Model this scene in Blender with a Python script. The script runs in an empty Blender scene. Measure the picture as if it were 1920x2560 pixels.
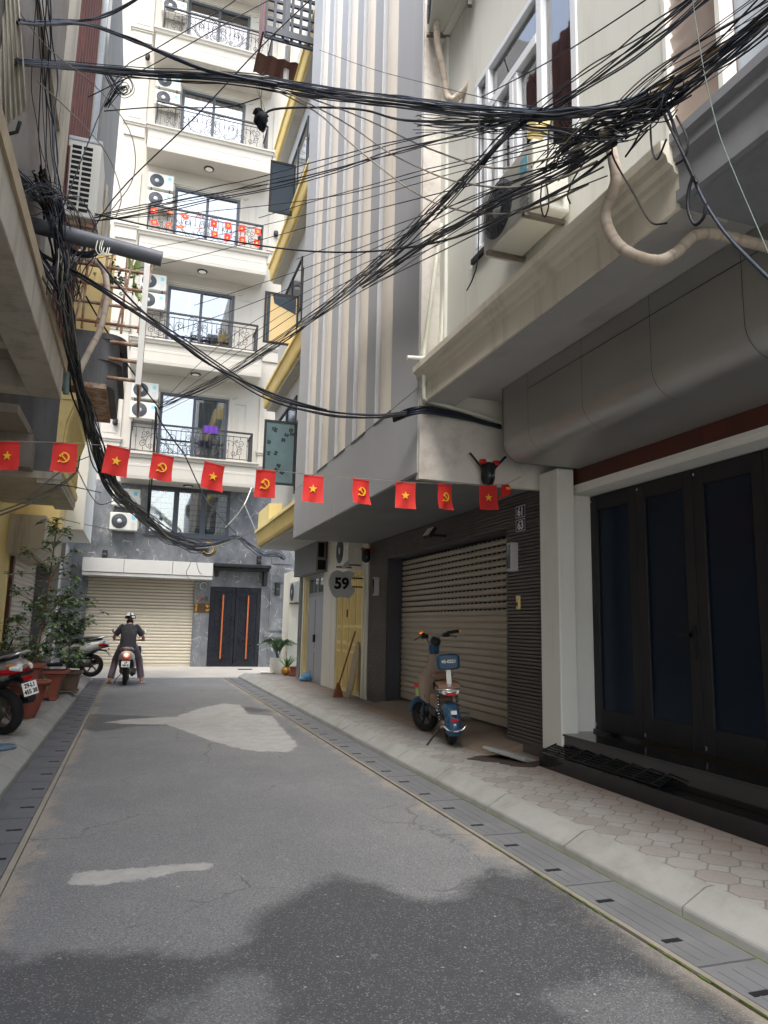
import bpy, math, random
from mathutils import Vector, Matrix
random.seed(7)
SC = bpy.context.scene
COL = SC.collection
PI = math.pi
R = math.radians

# ---------------------------------------------------------------- camera
# the photo is 1920 x 2560; the two horizontal vanishing points of the alley fix focal length and tilt
W_, H_ = 1920.0, 2560.0
v1 = Vector((338 - 960, 1556 - 1280)); v2 = Vector((6400 - 960, 1685 - 1280))
F_ = math.sqrt(-v1.dot(v2))
ay = Vector((v1.x, v1.y, F_)).normalized(); ax = Vector((v2.x, v2.y, F_)).normalized()
az = ax.cross(ay)
if az.y > 0: az = -az
EYE = Vector((0, 0, 1.32))
def ray(px, py):
    d = Vector((px - 960, py - 1280, F_))
    return Vector((ax.dot(d), ay.dot(d), az.dot(d)))
def oX(px, py, X): d = ray(px, py); return EYE + d * (X / d.x)
def oY(px, py, Y): d = ray(px, py); return EYE + d * (Y / d.y)
def oZ(px, py, Z): d = ray(px, py); return EYE + d * ((Z - EYE.z) / d.z)
cd = bpy.data.cameras.new('camera'); cam = bpy.data.objects.new('camera', cd); COL.objects.link(cam)
cr = Vector((ax.x, ay.x, az.x)); cu = -Vector((ax.y, ay.y, az.y)); cb = -Vector((ax.z, ay.z, az.z))
M4 = Matrix((cr, cu, cb)).transposed().to_4x4(); M4.translation = EYE
cam.matrix_world = M4
cd.sensor_fit = 'VERTICAL'; cd.sensor_height = 36; cd.lens = F_ / H_ * 36; cd.clip_start = .05; cd.clip_end = 500
SC.camera = cam
SC.render.resolution_x = 768; SC.render.resolution_y = 1024

# ---------------------------------------------------------------- light
SUN_EL, SUN_AZ = R(62), R(205)          # azimuth clockwise from +Y
w = bpy.data.worlds.new('World'); SC.world = w; w.use_nodes = True
nt = w.node_tree; nt.nodes.clear()
sky = nt.nodes.new('ShaderNodeTexSky'); sky.sky_type = 'NISHITA'; sky.sun_disc = False
sky.sun_elevation = SUN_EL; sky.sun_rotation = SUN_AZ; sky.dust_density = 4; sky.air_density = 1.3
hs = nt.nodes.new('ShaderNodeHueSaturation'); hs.inputs['Saturation'].default_value = .68
bg = nt.nodes.new('ShaderNodeBackground'); bg.inputs['Strength'].default_value = .15
wo = nt.nodes.new('ShaderNodeOutputWorld')
nt.links.new(sky.outputs[0], hs.inputs['Color']); nt.links.new(hs.outputs[0], bg.inputs['Color']); nt.links.new(bg.outputs[0], wo.inputs['Surface'])
sd = bpy.data.lights.new('sun', 'SUN'); sd.energy = .6; sd.angle = R(22); sd.color = (1, .975, .94)
so = bpy.data.objects.new('sun', sd); COL.objects.link(so)
sv = Vector((math.sin(SUN_AZ) * math.cos(SUN_EL), math.cos(SUN_AZ) * math.cos(SUN_EL), math.sin(SUN_EL)))
so.rotation_euler = sv.to_track_quat('Z', 'Y').to_euler()
so.location = (0, -5, 40)
SC.view_settings.view_transform = 'Standard'; SC.view_settings.look = 'None'; SC.view_settings.gamma = 1
SC.view_settings.exposure = 1.95
SC.cycles.max_bounces = 8; SC.cycles.diffuse_bounces = 5; SC.cycles.transparent_max_bounces = 12
SC.cycles.use_adaptive_sampling = True; SC.cycles.adaptive_threshold = .02

# ---------------------------------------------------------------- materials
MATS = {}
def s2l(c): return tuple(((x / 255) / 12.92 if x / 255 <= .04045 else ((x / 255 + .055) / 1.055) ** 2.4) for x in c)
class NG:
    def __init__(s, name):
        s.m = bpy.data.materials.new(name); s.m.use_nodes = True; s.t = s.m.node_tree; s.t.nodes.clear()
        s.out = s.n('ShaderNodeOutputMaterial'); s.b = s.n('ShaderNodeBsdfPrincipled'); s.l(s.b.outputs[0], s.out.inputs[0])
        MATS[name] = s.m
    def n(s, t, **k):
        o = s.t.nodes.new(t)
        for a, b in k.items(): setattr(o, a, b)
        return o
    def l(s, a, b): s.t.links.new(a, b)
    def put(s, sock, v):
        if isinstance(v, (int, float)): sock.default_value = v
        elif isinstance(v, (tuple, list)): sock.default_value = tuple(v) + ((1,) if len(sock.default_value) == 4 and len(v) == 3 else ())
        else: s.l(v, sock)
    def math(s, op, a, b=0, c=0):
        o = s.n('ShaderNodeMath', operation=op)
        for i, v in enumerate((a, b, c)):
            s.put(o.inputs[i], v)
        return o.outputs[0]
    def co(s, scale=(1, 1, 1), loc=(0, 0, 0), rot=(0, 0, 0), kind='Object'):
        tc = s.n('ShaderNodeTexCoord'); mp = s.n('ShaderNodeMapping')
        mp.inputs['Scale'].default_value = scale; mp.inputs['Location'].default_value = loc; mp.inputs['Rotation'].default_value = rot
        s.l(tc.outputs[kind], mp.inputs[0]); return mp.outputs[0]
    def noise(s, co, sc, det=4, rough=.6, dist=0):
        o = s.n('ShaderNodeTexNoise'); s.l(co, o.inputs['Vector']); o.inputs['Scale'].default_value = sc; o.inputs['Detail'].default_value = det
        o.inputs['Roughness'].default_value = rough; o.inputs['Distortion'].default_value = dist; return o.outputs[0]
    def ramp(s, fac, a, b, lo=0., hi=1.):
        o = s.n('ShaderNodeMapRange', clamp=True); s.put(o.inputs[0], fac); o.inputs[1].default_value = a; o.inputs[2].default_value = b
        o.inputs[3].default_value = lo; o.inputs[4].default_value = hi; return o.outputs[0]
    def mix(s, fac, a, b, mode='MIX'):
        o = s.n('ShaderNodeMix', data_type='RGBA', blend_type=mode); s.put(o.inputs[0], fac); s.put(o.inputs[6], a); s.put(o.inputs[7], b); return o.outputs[2]
    def bump(s, h, st=.3, dist=.01):
        o = s.n('ShaderNodeBump'); o.inputs['Strength'].default_value = st; o.inputs['Distance'].default_value = dist; s.l(h, o.inputs['Height'])
        s.l(o.outputs[0], s.b.inputs['Normal'])
def mat(name, col, rough=.7, var=.12, sc=3, bump=.15, bsc=80, metal=0, dirt=None, damt=.5, dlo=.5, dhi=.75, streak=False, spec=.4, emit=0, rvar=.1, alpha=1):
    g = NG(name); c = g.co()
    n1 = g.noise(c, sc, 5)
    dark = tuple(x * (1 - var) for x in col); lite = tuple(min(1, x * (1 + var)) for x in col)
    cc = g.mix(g.ramp(n1, .3, .7), dark, lite)
    if dirt:
        d = g.noise(g.co(scale=(3, 3, .35) if streak else (1, 1, 1), loc=(3.1, 1.7, .4)), sc * .8, 6, .7)
        cc = g.mix(g.math('MULTIPLY', g.ramp(d, dlo, dhi), damt), cc, dirt)
    g.put(g.b.inputs['Base Color'], cc)
    g.put(g.b.inputs['Roughness'], g.ramp(n1, .3, .7, max(0.02, rough - rvar), min(1, rough + rvar)))
    g.b.inputs['Metallic'].default_value = metal; g.b.inputs['Specular IOR Level'].default_value = spec
    if bump: g.bump(g.noise(c, bsc, 3), bump, .004)
    if emit: g.put(g.b.inputs['Emission Color'], col); g.b.inputs['Emission Strength'].default_value = emit
    return g.m

# ---------------------------------------------------------------- meshes
class MB:
    def __init__(s): s.v = []; s.f = []; s.mi = []; s.sm = []
    def add(s, vs, fs, m=0, smooth=False):
        o = len(s.v); s.v += [tuple(v) for v in vs]
        for f in fs: s.f.append(tuple(i + o for i in f)); s.mi.append(m); s.sm.append(smooth)
        return s
    def quad(s, a, b, c, d, m=0): return s.add([a, b, c, d], [(0, 1, 2, 3)], m)
    def box(s, x0, x1, y0, y1, z0, z1, m=0, M=None):
        vs = [Vector((x, y, z)) for x in (x0, x1) for y in (y0, y1) for z in (z0, z1)]
        if M: vs = [M @ v for v in vs]
        return s.add(vs, [(0, 1, 3, 2), (4, 6, 7, 5), (0, 4, 5, 1), (2, 3, 7, 6), (0, 2, 6, 4), (1, 5, 7, 3)], m)
    def prism(s, pts, axis, a, b, m=0, smooth=False, caps=True):
        # pts: closed 2D outline; axis 'x': (y,z), 'y': (x,z), 'z': (x,y)
        def mk(p, t): return {'x': (t, p[0], p[1]), 'y': (p[0], t, p[1]), 'z': (p[0], p[1], t)}[axis]
        n = len(pts); vs = [mk(p, a) for p in pts] + [mk(p, b) for p in pts]
        fs = [(i, (i + 1) % n, n + (i + 1) % n, n + i) for i in range(n)]
        s.add(vs, fs, m, smooth)
        if caps: s.add(vs, [tuple(range(n))[::-1], tuple(range(n, 2 * n))], m)
        return s
    def strip(s, pts, axis, a, b, m=0, smooth=False):
        def mk(p, t): return {'x': (t, p[0], p[1]), 'y': (p[0], t, p[1]), 'z': (p[0], p[1], t)}[axis]
        n = len(pts); vs = [mk(p, a) for p in pts] + [mk(p, b) for p in pts]
        return s.add(vs, [(i, i + 1, n + i + 1, n + i) for i in range(n - 1)], m, smooth)
    def tube(s, pts, r, n=6, m=0, caps=True, smooth=True):
        P = [Vector(p) for p in pts]; k = len(P)
        rr = r if isinstance(r, (list, tuple)) else [r] * k
        T = [(P[min(i + 1, k - 1)] - P[max(i - 1, 0)]).normalized() for i in range(k)]
        u = T[0].orthogonal().normalized(); vs = []
        for i in range(k):
            u = (u - T[i] * u.dot(T[i]))
            u = u.normalized() if u.length > 1e-6 else T[i].orthogonal().normalized()
            w2 = T[i].cross(u)
            for j in range(n):
                a = 2 * PI * j / n; vs.append(P[i] + (u * math.cos(a) + w2 * math.sin(a)) * rr[i])
        fs = [(i * n + j, i * n + (j + 1) % n, (i + 1) * n + (j + 1) % n, (i + 1) * n + j) for i in range(k - 1) for j in range(n)]
        s.add(vs, fs, m, smooth)
        if caps: s.add([vs[j] for j in range(n)], [tuple(range(n))[::-1]], m); s.add(vs[-n:], [tuple(range(n))], m)
        return s
    def lathe(s, prof, n=20, M=None, m=0, smooth=True):
        # prof: (radius, height) about local Z
        vs = []
        for r, h in prof:
            for j in range(n):
                a = 2 * PI * j / n; v = Vector((r * math.cos(a), r * math.sin(a), h)); vs.append(M @ v if M else v)
        k = len(prof)
        return s.add(vs, [(i * n + j, i * n + (j + 1) % n, (i + 1) * n + (j + 1) % n, (i + 1) * n + j) for i in range(k - 1) for j in range(n)], m, smooth)
    def loft(s, secs, n=14, m=0, e=2.4, M=None, smooth=True, caps=True):
        # secs: (y, z_mid, half_width, half_height[, x_mid]) superellipses across the Y axis
        vs = []
        for q in secs:
            y, z, hw, hh = q[:4]; xm = q[4] if len(q) > 4 else 0
            for j in range(n):
                a = 2 * PI * j / n; c, d = math.cos(a), math.sin(a)
                v = Vector((xm + hw * math.copysign(abs(c) ** (2 / e), c), y, z + hh * math.copysign(abs(d) ** (2 / e), d)))
                vs.append(M @ v if M else v)
        k = len(secs)
        s.add(vs, [(i * n + j, i * n + (j + 1) % n, (i + 1) * n + (j + 1) % n, (i + 1) * n + j) for i in range(k - 1) for j in range(n)], m, smooth)
        if caps: s.add(vs[:n], [tuple(range(n))], m, smooth); s.add(vs[-n:], [tuple(range(n))], m, smooth)
        return s
    def ball(s, c, r, n=12, m=0, sz=(1, 1, 1)):
        k = n // 2; M = Matrix.Translation(Vector(c)) @ Matrix.Diagonal((sz[0], sz[1], sz[2], 1))
        return s.lathe([(max(1e-4, r * math.sin(PI * i / k)), -r * math.cos(PI * i / k)) for i in range(k + 1)], n, M, m)
    def build(s, name, mats, parent=None, bevel=0, seg=2, keep=False):
        me = bpy.data.meshes.new(name); me.from_pydata(s.v, [], s.f); me.update()
        for a in (mats if isinstance(mats, (list, tuple)) else [mats]): me.materials.append(MATS[a] if isinstance(a, str) else a)
        me.polygons.foreach_set('material_index', s.mi); me.polygons.foreach_set('use_smooth', s.sm)
        o = bpy.data.objects.new(name, me); COL.objects.link(o)
        if parent:
            o.parent = parent
            if keep: o.matrix_parent_inverse = parent.matrix_basis.inverted()
        if bevel:
            b = o.modifiers.new('bevel', 'BEVEL'); b.width = bevel; b.segments = seg; b.limit_method = 'ANGLE'; b.angle_limit = R(50)
        return o
def tag(o, label, cat, group=None):
    o['label'] = label; o['category'] = cat
    if group: o['group'] = group
    return o
def struct(o): o['kind'] = 'structure'; return o
def empty(name, label, cat, loc=(0, 0, 0), rz=0, group=None):
    o = bpy.data.objects.new(name, None); COL.objects.link(o); o.location = loc; o.rotation_euler = (0, 0, rz); o.empty_display_size = .1
    return tag(o, label, cat, group)
def copytree(o, parent=None):
    c = o.copy(); COL.objects.link(c)
    if parent: c.parent = parent
    for ch in KIDS.get(o.name, []) if False else [x for x in o.children]: copytree(ch, c)
    return c
KIDS = {}
def place(o, loc, rz=0, label=None, group=None):
    o.location = loc; o.rotation_euler = (0, 0, rz)
    if label: o['label'] = label
    if group: o['group'] = group
    return o
def crom(P, k=6):
    P = [Vector(p) for p in P]
    if len(P) < 3: return P
    Q = [P[0] * 2 - P[1]] + P + [P[-1] * 2 - P[-2]]; out = []
    for i in range(1, len(Q) - 2):
        a, b, c, d = Q[i - 1:i + 3]
        for j in range(k):
            t = j / k; out.append(.5 * ((2 * b) + (c - a) * t + (2 * a - 5 * b + 4 * c - d) * t * t + (3 * b - a - 3 * c + d) * t ** 3))
    return out + [P[-1]]
def text(s, name, body, size, M, m, parent, ext=.002, bold=0.0, align='CENTER', sx=1):
    cu = bpy.data.curves.new(name, 'FONT'); cu.body = body; cu.size = size; cu.extrude = ext; cu.offset = bold; cu.align_x = align; cu.align_y = 'CENTER'
    t = bpy.data.objects.new(name, cu)
    me = bpy.data.meshes.new_from_object(t); bpy.data.objects.remove(t)
    me.transform(M @ Matrix.Diagonal((sx, 1, 1, 1))); me.materials.clear(); me.materials.append(MATS[m])
    o = bpy.data.objects.new(name, me); COL.objects.link(o); o.parent = parent
    return o
def frame(origin, right, up):
    r = Vector(right).normalized(); u = Vector(up).normalized(); n = r.cross(u)
    M = Matrix((r, u, n)).transposed().to_4x4(); M.translation = Vector(origin); return M
# ================================================================ materials
mat('cream_plaster', s2l((226, 222, 208)), .8, .05, 1.2, .12, 60, dirt=s2l((150, 142, 122)), damt=.35, dlo=.55, dhi=.8, streak=True)
mat('pale_plaster', s2l((218, 219, 211)), .75, .04, 1.0, .1, 60, dirt=s2l((160, 156, 140)), damt=.45, dlo=.5, dhi=.78, streak=True)
mat('beam_cream', s2l((222, 217, 200)), .75, .05, 1.4, .1, 50, dirt=s2l((140, 132, 112)), damt=.5, dlo=.5, dhi=.78, streak=True)
mat('white_trim', s2l((232, 232, 226)), .7, .04, 1.5, .08, 50, dirt=s2l((160, 155, 140)), damt=.3, dlo=.55, dhi=.8, streak=True)
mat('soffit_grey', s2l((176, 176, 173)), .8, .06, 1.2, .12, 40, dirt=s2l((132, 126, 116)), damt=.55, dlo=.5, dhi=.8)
mat('white_facade', s2l((176, 172, 163)), .75, .03, .8, .08, 40, dirt=s2l((196, 188, 170)), damt=.35, dlo=.55, dhi=.8, streak=True)
mat('aluminium_panel', s2l((172, 172, 168)), .42, .06, .9, .06, 3, metal=.5, rvar=.1, dirt=s2l((128, 122, 114)), damt=.35, dlo=.52, dhi=.8)
mat('grey_paint', s2l((166, 168, 171)), .6, .05, 1.0, .1, 70, dirt=s2l((196, 198, 198)), damt=.35, dlo=.55, dhi=.8, streak=True)
mat('beige_column', s2l((222, 215, 202)), .75, .06, 1.2, .1, 50, dirt=s2l((150, 122, 92)), damt=.45, dlo=.55, dhi=.8, streak=True)
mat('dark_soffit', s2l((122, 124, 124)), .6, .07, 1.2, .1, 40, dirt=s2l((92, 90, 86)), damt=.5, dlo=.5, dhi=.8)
mat('stained_wall', s2l((226, 222, 214)), .85, .06, 1.5, .3, 40, dirt=s2l((120, 98, 78)), damt=.75, dlo=.44, dhi=.72)
mat('rib_tile', s2l((104, 98, 96)), .55, .14, 2.5, .1, 90, dirt=s2l((74, 72, 74)), damt=.5)
mat('plain_tile', s2l((70, 70, 78)), .4, .1, 2, .05)
mat('brown_metal', s2l((29, 28, 32)), .6, .06, 2, 0, spec=.5)
mat('red_wood', s2l((88, 48, 38)), .5, .2, 4, .1)
mat('black_stone', s2l((30, 31, 34)), .12, .2, 6, 0, spec=.6, dirt=s2l((74, 74, 72)), damt=.35, dlo=.55, dhi=.9, rvar=.06)
mat('dark_glass', s2l((11, 29, 47)), .3, .1, 1, 0, spec=.25, rvar=.02)
mat('window_glass_dark', s2l((66, 76, 86)), .05, .1, 1, 0, spec=.9, rvar=.02)
mat('upvc_white', s2l((226, 230, 234)), .35, .02, 2, 0)
mat('dark_frame', s2l((62, 68, 76)), .4, .05, 3, 0)
mat('navy_door', s2l((20, 24, 34)), .35, .08, 3, 0)
mat('door_handle_wood', s2l((172, 92, 48)), .4, .1, 8, .05)
mat('shutter_tan', s2l((178, 169, 155)), .45, .06, 1.2, .04, dirt=s2l((120, 104, 86)), damt=.3, dlo=.55, dhi=.85)
mat('shutter_beige', s2l((186, 178, 160)), .5, .05, 1.0, .04)
mat('black', s2l((26, 27, 30)), .5, .1, 5, .05)
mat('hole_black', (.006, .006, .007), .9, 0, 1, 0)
mat('yellow_paint', s2l((214, 188, 116)), .65, .06, 1.5, .08, dirt=s2l((160, 128, 70)), damt=.35, dlo=.55, dhi=.85)
mat('yellow_pale', s2l((236, 216, 150)), .65, .05, 1.5, .08, dirt=s2l((176, 150, 100)), damt=.4, dlo=.52, dhi=.8)
mat('grey_wall', s2l((172, 172, 170)), .75, .06, 1.5, .12)
mat('old_cream', s2l((186, 180, 166)), .85, .1, 1.5, .3, 30, dirt=s2l((110, 92, 76)), damt=.6, dlo=.48, dhi=.75, streak=True)
mat('old_concrete', s2l((150, 144, 138)), .9, .16, 1.2, .5, 24, dirt=s2l((104, 84, 72)), damt=.7, dlo=.45, dhi=.72)
mat('dark_concrete', s2l((108, 110, 112)), .85, .12, 1.4, .3, 30, dirt=s2l((62, 60, 60)), damt=.6, dlo=.45, dhi=.75, streak=True)
mat('rust_shutter', s2l((96, 62, 58)), .7, .2, 3, .15, 50, dirt=s2l((150, 92, 78)), damt=.6, dlo=.5, dhi=.8)
mat('rust_iron', s2l((150, 108, 82)), .8, .25, 6, .3, 60, dirt=s2l((206, 194, 178)), damt=.7, dlo=.45, dhi=.6)
mat('corrugated', s2l((196, 190, 174)), .7, .12, 2, .15, 40, dirt=s2l((70, 62, 52)), damt=.8, dlo=.45, dhi=.72, streak=True)
mat('galv', s2l((150, 156, 160)), .4, .1, 4, .05, metal=.5)
mat('ac_white', s2l((204, 204, 196)), .5, .03, 2, .03, dirt=s2l((168, 156, 132)), damt=.3, dlo=.55, dhi=.85, streak=True)
mat('ac_fan', s2l((84, 88, 94)), .5, .05, 3, 0)
mat('ac_hub', s2l((176, 180, 184)), .4, .03, 3, 0)
mat('ac_sticker', s2l((120, 190, 210)), .4, .15, 30, 0)
mat('curtain_white', s2l((232, 234, 234)), .9, .04, 3, .1)
mat('curtain_grey', s2l((176, 176, 174)), .9, .06, 3, .1)
mat('curtain_pink', s2l((190, 158, 148)), .9, .08, 3, .1)
mat('curtain_brown', s2l((150, 120, 90)), .9, .1, 3, .1)
mat('room_dark', s2l((96, 98, 102)), .9, .1, 1, 0)
mat('iron_black', s2l((38, 38, 42)), .5, .1, 8, 0)
mat('lamp_white', s2l((236, 236, 230)), .4, .02, 3, 0)
mat('pvc_white', s2l((228, 230, 214)), .45, .04, 3, .03, dirt=s2l((170, 160, 130)), damt=.3)
mat('pvc_grey', s2l((104, 108, 114)), .45, .08, 4, .05, dirt=s2l((86, 84, 82)), damt=.5)
mat('wrap_tape', s2l((196, 184, 168)), .8, .1, 5, .2, 60, dirt=s2l((130, 104, 88)), damt=.5)
mat('cable_black', s2l((26, 30, 38)), .55, .2, 2, 0, rvar=.12)
mat('cable_blue', s2l((40, 50, 66)), .5, .15, 2, 0)
mat('cable_grey', s2l((130, 124, 114)), .6, .15, 2, 0)
mat('cable_yellow', s2l((178, 140, 70)), .6, .15, 2, 0)
mat('cable_green', s2l((104, 122, 116)), .6, .15, 2, 0)
mat('flag_red', s2l((204, 48, 44)), .75, .05, 6, .1, 90)
mat('flag_gold', s2l((238, 186, 44)), .6, .05, 6, 0)
mat('terracotta', s2l((140, 78, 64)), .8, .15, 4, .2, 40, dirt=s2l((96, 66, 56)), damt=.6)
mat('pot_brown', s2l((112, 92, 80)), .75, .15, 4, .2, 40, dirt=s2l((160, 140, 120)), damt=.5)
mat('pot_white', s2l((206, 202, 190)), .5, .06, 3, .05)
mat('soil', s2l((104, 78, 58)), .95, .35, 14, .6, 60)
for nme, cl in (('leaf_mid', (92, 126, 76)), ('leaf_light', (146, 172, 98)), ('leaf_dark', (52, 82, 58)), ('leaf_grey', (146, 168, 144))):
    mat(nme, s2l(cl), .42, .25, 9, .05, spec=.45)
mat('bark', s2l((146, 118, 98)), .9, .2, 10, .4, 40)
mat('flower_red', s2l((216, 58, 56)), .6, .1, 10, 0)
mat('plate_white', s2l((232, 232, 228)), .4, .04, 10, 0)
mat('plate_navy', s2l((22, 32, 84)), .35, .04, 10, 0)
mat('sign_grey', s2l((188, 189, 190)), .4, .04, 3, 0)
mat('gold', s2l((190, 140, 64)), .35, .25, 10, .1, metal=.6)
mat('copper', s2l((190, 108, 84)), .4, .1, 10, 0, metal=.4)
mat('bronze_dark', s2l((92, 70, 44)), .4, .25, 6, .1, metal=.4)
mat('tyre', s2l((30, 30, 32)), .8, .15, 8, .2)
mat('chrome', s2l((200, 202, 204)), .18, .04, 4, 0, metal=.9, rvar=.05)
mat('scooter_silver', s2l((196, 198, 190)), .3, .03, 4, 0, metal=.15)
mat('scooter_grey', s2l((150, 148, 140)), .3, .04, 4, 0, metal=.35)
mat('scooter_white', s2l((206, 202, 196)), .28, .03, 4, 0)
mat('engine_grey', s2l((92, 88, 82)), .5, .2, 8, .1, metal=.5)
mat('plastic_black', s2l((34, 35, 38)), .5, .1, 6, 0)
mat('seat_black', s2l((32, 33, 37)), .55, .1, 6, .1)
mat('seat_brown', s2l((96, 84, 74)), .5, .1, 6, .1)
mat('red_lens', s2l((170, 24, 30)), .2, .1, 8, 0)
mat('amber_lens', s2l((226, 130, 40)), .25, .1, 8, 0)
mat('clear_lens', s2l((220, 222, 222)), .12, .05, 8, 0)
mat('tail_lit', s2l((255, 60, 50)), .3, 0, 8, 0, emit=2.2)
mat('tail_core', s2l((255, 190, 150)), .3, 0, 8, 0, emit=3.5)
mat('amber_lit', s2l((255, 120, 24)), .3, 0, 8, 0, emit=.35)
mat('ebike_blue', s2l((42, 76, 102)), .3, .06, 4, 0)
mat('ebike_tan', s2l((158, 138, 120)), .4, .05, 4, 0)
mat('leather_tan', s2l((138, 108, 86)), .55, .1, 6, .1)
mat('mirror', s2l((214, 220, 216)), .08, .02, 4, 0, metal=.8)
mat('skin', s2l((196, 148, 122)), .55, .05, 12, .02)
mat('shirt', s2l((62, 61, 68)), .85, .08, 10, .1)
mat('shirt_green', s2l((86, 112, 70)), .85, .15, 20, 0)
mat('trousers', s2l((104, 92, 100)), .85, .1, 8, .1)
mat('hair', s2l((28, 25, 25)), .5, .2, 10, 0)
mat('helmet_white', s2l((226, 226, 220)), .25, .03, 6, 0)
mat('helmet_black', s2l((24, 24, 27)), .25, .05, 6, 0)
mat('sandal', s2l((120, 98, 80)), .8, .1, 8, 0)
mat('sandal_tan', s2l((190, 158, 130)), .7, .1, 8, 0)
mat('blue_bag', s2l((104, 158, 196)), .4, .2, 14, .2)
mat('board_tan', s2l((176, 160, 134)), .8, .15, 5, .1)
mat('broom', s2l((128, 78, 48)), .8, .2, 10, .1)
mat('purple_cloth', s2l((82, 46, 138)), .85, .08, 10, .1)
mat('orange_bag', s2l((206, 96, 40)), .6, .15, 10, .05)
mat('blue_plastic', s2l((84, 106, 124)), .5, .1, 6, .05)
mat('red_plastic', s2l((206, 36, 40)), .4, .05, 6, 0)
mat('siding', s2l((206, 192, 184)), .7, .06, 2, .05)
mat('blue_wall', s2l((176, 184, 194)), .7, .04, 1, .06)
mat('yellow_panel', s2l((250, 226, 160)), .7, .05, 2, 0)
mat('grey_blind', s2l((150, 152, 154)), .8, .05, 2, 0)
mat('clamp_steel', s2l((120, 112, 106)), .5, .2, 9, .1, metal=.5)

def marble():
    g = NG('marble'); c = g.co()
    wob = g.n('ShaderNodeTexNoise'); g.l(c, wob.inputs[0]); wob.inputs['Scale'].default_value = 1.6; wob.inputs['Detail'].default_value = 3
    add = g.n('ShaderNodeVectorMath', operation='MULTIPLY_ADD'); g.l(wob.outputs[1], add.inputs[0]); add.inputs[1].default_value = (.5, .5, .5); g.l(c, add.inputs[2])
    v = g.n('ShaderNodeTexVoronoi', feature='DISTANCE_TO_EDGE'); g.l(add.outputs[0], v.inputs['Vector']); v.inputs['Scale'].default_value = 2.3
    v2 = g.n('ShaderNodeTexVoronoi', feature='DISTANCE_TO_EDGE'); g.l(add.outputs[0], v2.inputs['Vector']); v2.inputs['Scale'].default_value = 5.6
    n = g.noise(g.co(scale=(1, 1, .6)), 2.4, 5, .65); m2 = g.noise(g.co(loc=(4, 2, 1)), 3.5, 3)
    base = g.mix(g.ramp(n, .3, .7), s2l((76, 80, 85)), s2l((122, 125, 128)))
    a = g.math('MULTIPLY', g.ramp(v.outputs[0], .0, .022, 1, 0), g.ramp(m2, .5, .58))
    b = g.math('MULTIPLY', g.ramp(v2.outputs[0], .0, .03, 1, 0), g.ramp(n, .56, .66))
    cc = g.mix(g.math('MULTIPLY', g.math('MAXIMUM', a, b), .75), base, s2l((206, 204, 200)))
    g.put(g.b.inputs['Base Color'], cc); g.b.inputs['Roughness'].default_value = .3
marble()
def glass(name, tint, base=.14, rough=.02):
    g = NG(name); g.t.nodes.remove(g.b)
    tr = g.n('ShaderNodeBsdfTransparent'); tr.inputs[0].default_value = tint + (1,)
    gl = g.n('ShaderNodeBsdfGlossy'); gl.inputs['Roughness'].default_value = rough
    lw = g.n('ShaderNodeFresnel'); lw.inputs[0].default_value = 1.6
    mx = g.n('ShaderNodeMixShader'); g.put(mx.inputs[0], g.math('ADD', lw.outputs[0], base)); g.l(tr.outputs[0], mx.inputs[1]); g.l(gl.outputs[0], mx.inputs[2]); g.l(mx.outputs[0], g.out.inputs[0])
glass('pane_glass', (.86, .9, .92), .2)
glass('tint_glass', (.34, .38, .42), .14)
def tiles():
    # octagons with small squares in the corners, 0.216 m pitch
    g = NG('octagon_tiles'); c = g.co(); sp = g.n('ShaderNodeSeparateXYZ'); g.l(c, sp.inputs[0])
    P = .216
    def cell(o, off):
        t = g.math('ADD', g.math('DIVIDE', o, P), off); fl = g.math('FLOOR', t)
        return fl, g.math('ABSOLUTE', g.math('SUBTRACT', g.math('SUBTRACT', t, fl), .5))
    fx, x = cell(sp.outputs[0], 100.32); fy, y = cell(sp.outputs[1], 100.1)
    sm = g.math('ADD', x, y); K = .66
    sq = g.math('GREATER_THAN', sm, K)
    ed = g.math('ABSOLUTE', g.math('SUBTRACT', sm, K))
    eo = g.math('ADD', g.math('SUBTRACT', .5, g.math('MAXIMUM', x, y)), g.math('MULTIPLY', sq, 5))
    wob = g.noise(c, 40, 2)
    dd = g.math('ADD', g.math('MINIMUM', g.math('MULTIPLY', ed, .72), eo), g.math('MULTIPLY', g.math('SUBTRACT', wob, .5), .02))
    gr = g.ramp(dd, .012, .03, 1, 0)
    idn = g.n('ShaderNodeTexWhiteNoise', noise_dimensions='2D'); cmb = g.n('ShaderNodeCombineXYZ'); g.l(fx, cmb.inputs[0]); g.l(fy, cmb.inputs[1]); g.l(cmb.outputs[0], idn.inputs[0])
    n = g.noise(c, 1.1, 5, .65); n2 = g.noise(c, 60, 3)
    red = g.mix(idn.outputs[0], s2l((133, 129, 125)), s2l((145, 142, 138))); grey = s2l((144, 144, 142))
    tc = g.mix(sq, red, grey)
    dust = g.ramp(g.math('ADD', n, g.math('MULTIPLY', g.math('SUBTRACT', idn.outputs[0], .5), .25)), .46, .66)
    tc = g.mix(g.math('MULTIPLY', dust, .75), tc, s2l((156, 155, 152)))
    tc = g.mix(g.ramp(n2, .35, .65, 0, .25), tc, s2l((104, 100, 96)))
    # reddish dust swept along the wall foot
    wf = g.math('MULTIPLY', g.ramp(g.math('ADD', sp.outputs[0], g.math('MULTIPLY', n, .5)), 3.35, 3.75), .5)
    tc = g.mix(wf, tc, s2l((142, 120, 106)))
    cc = g.mix(g.math('MULTIPLY', gr, g.ramp(g.noise(c, .9, 3), .3, .55, .45, .95)), tc, s2l((104, 97, 90)))
    g.put(g.b.inputs['Base Color'], cc); g.b.inputs['Roughness'].default_value = .85
    g.bump(g.math('SUBTRACT', g.math('MULTIPLY', n2, .15), gr), .5, .006)
tiles()
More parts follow.
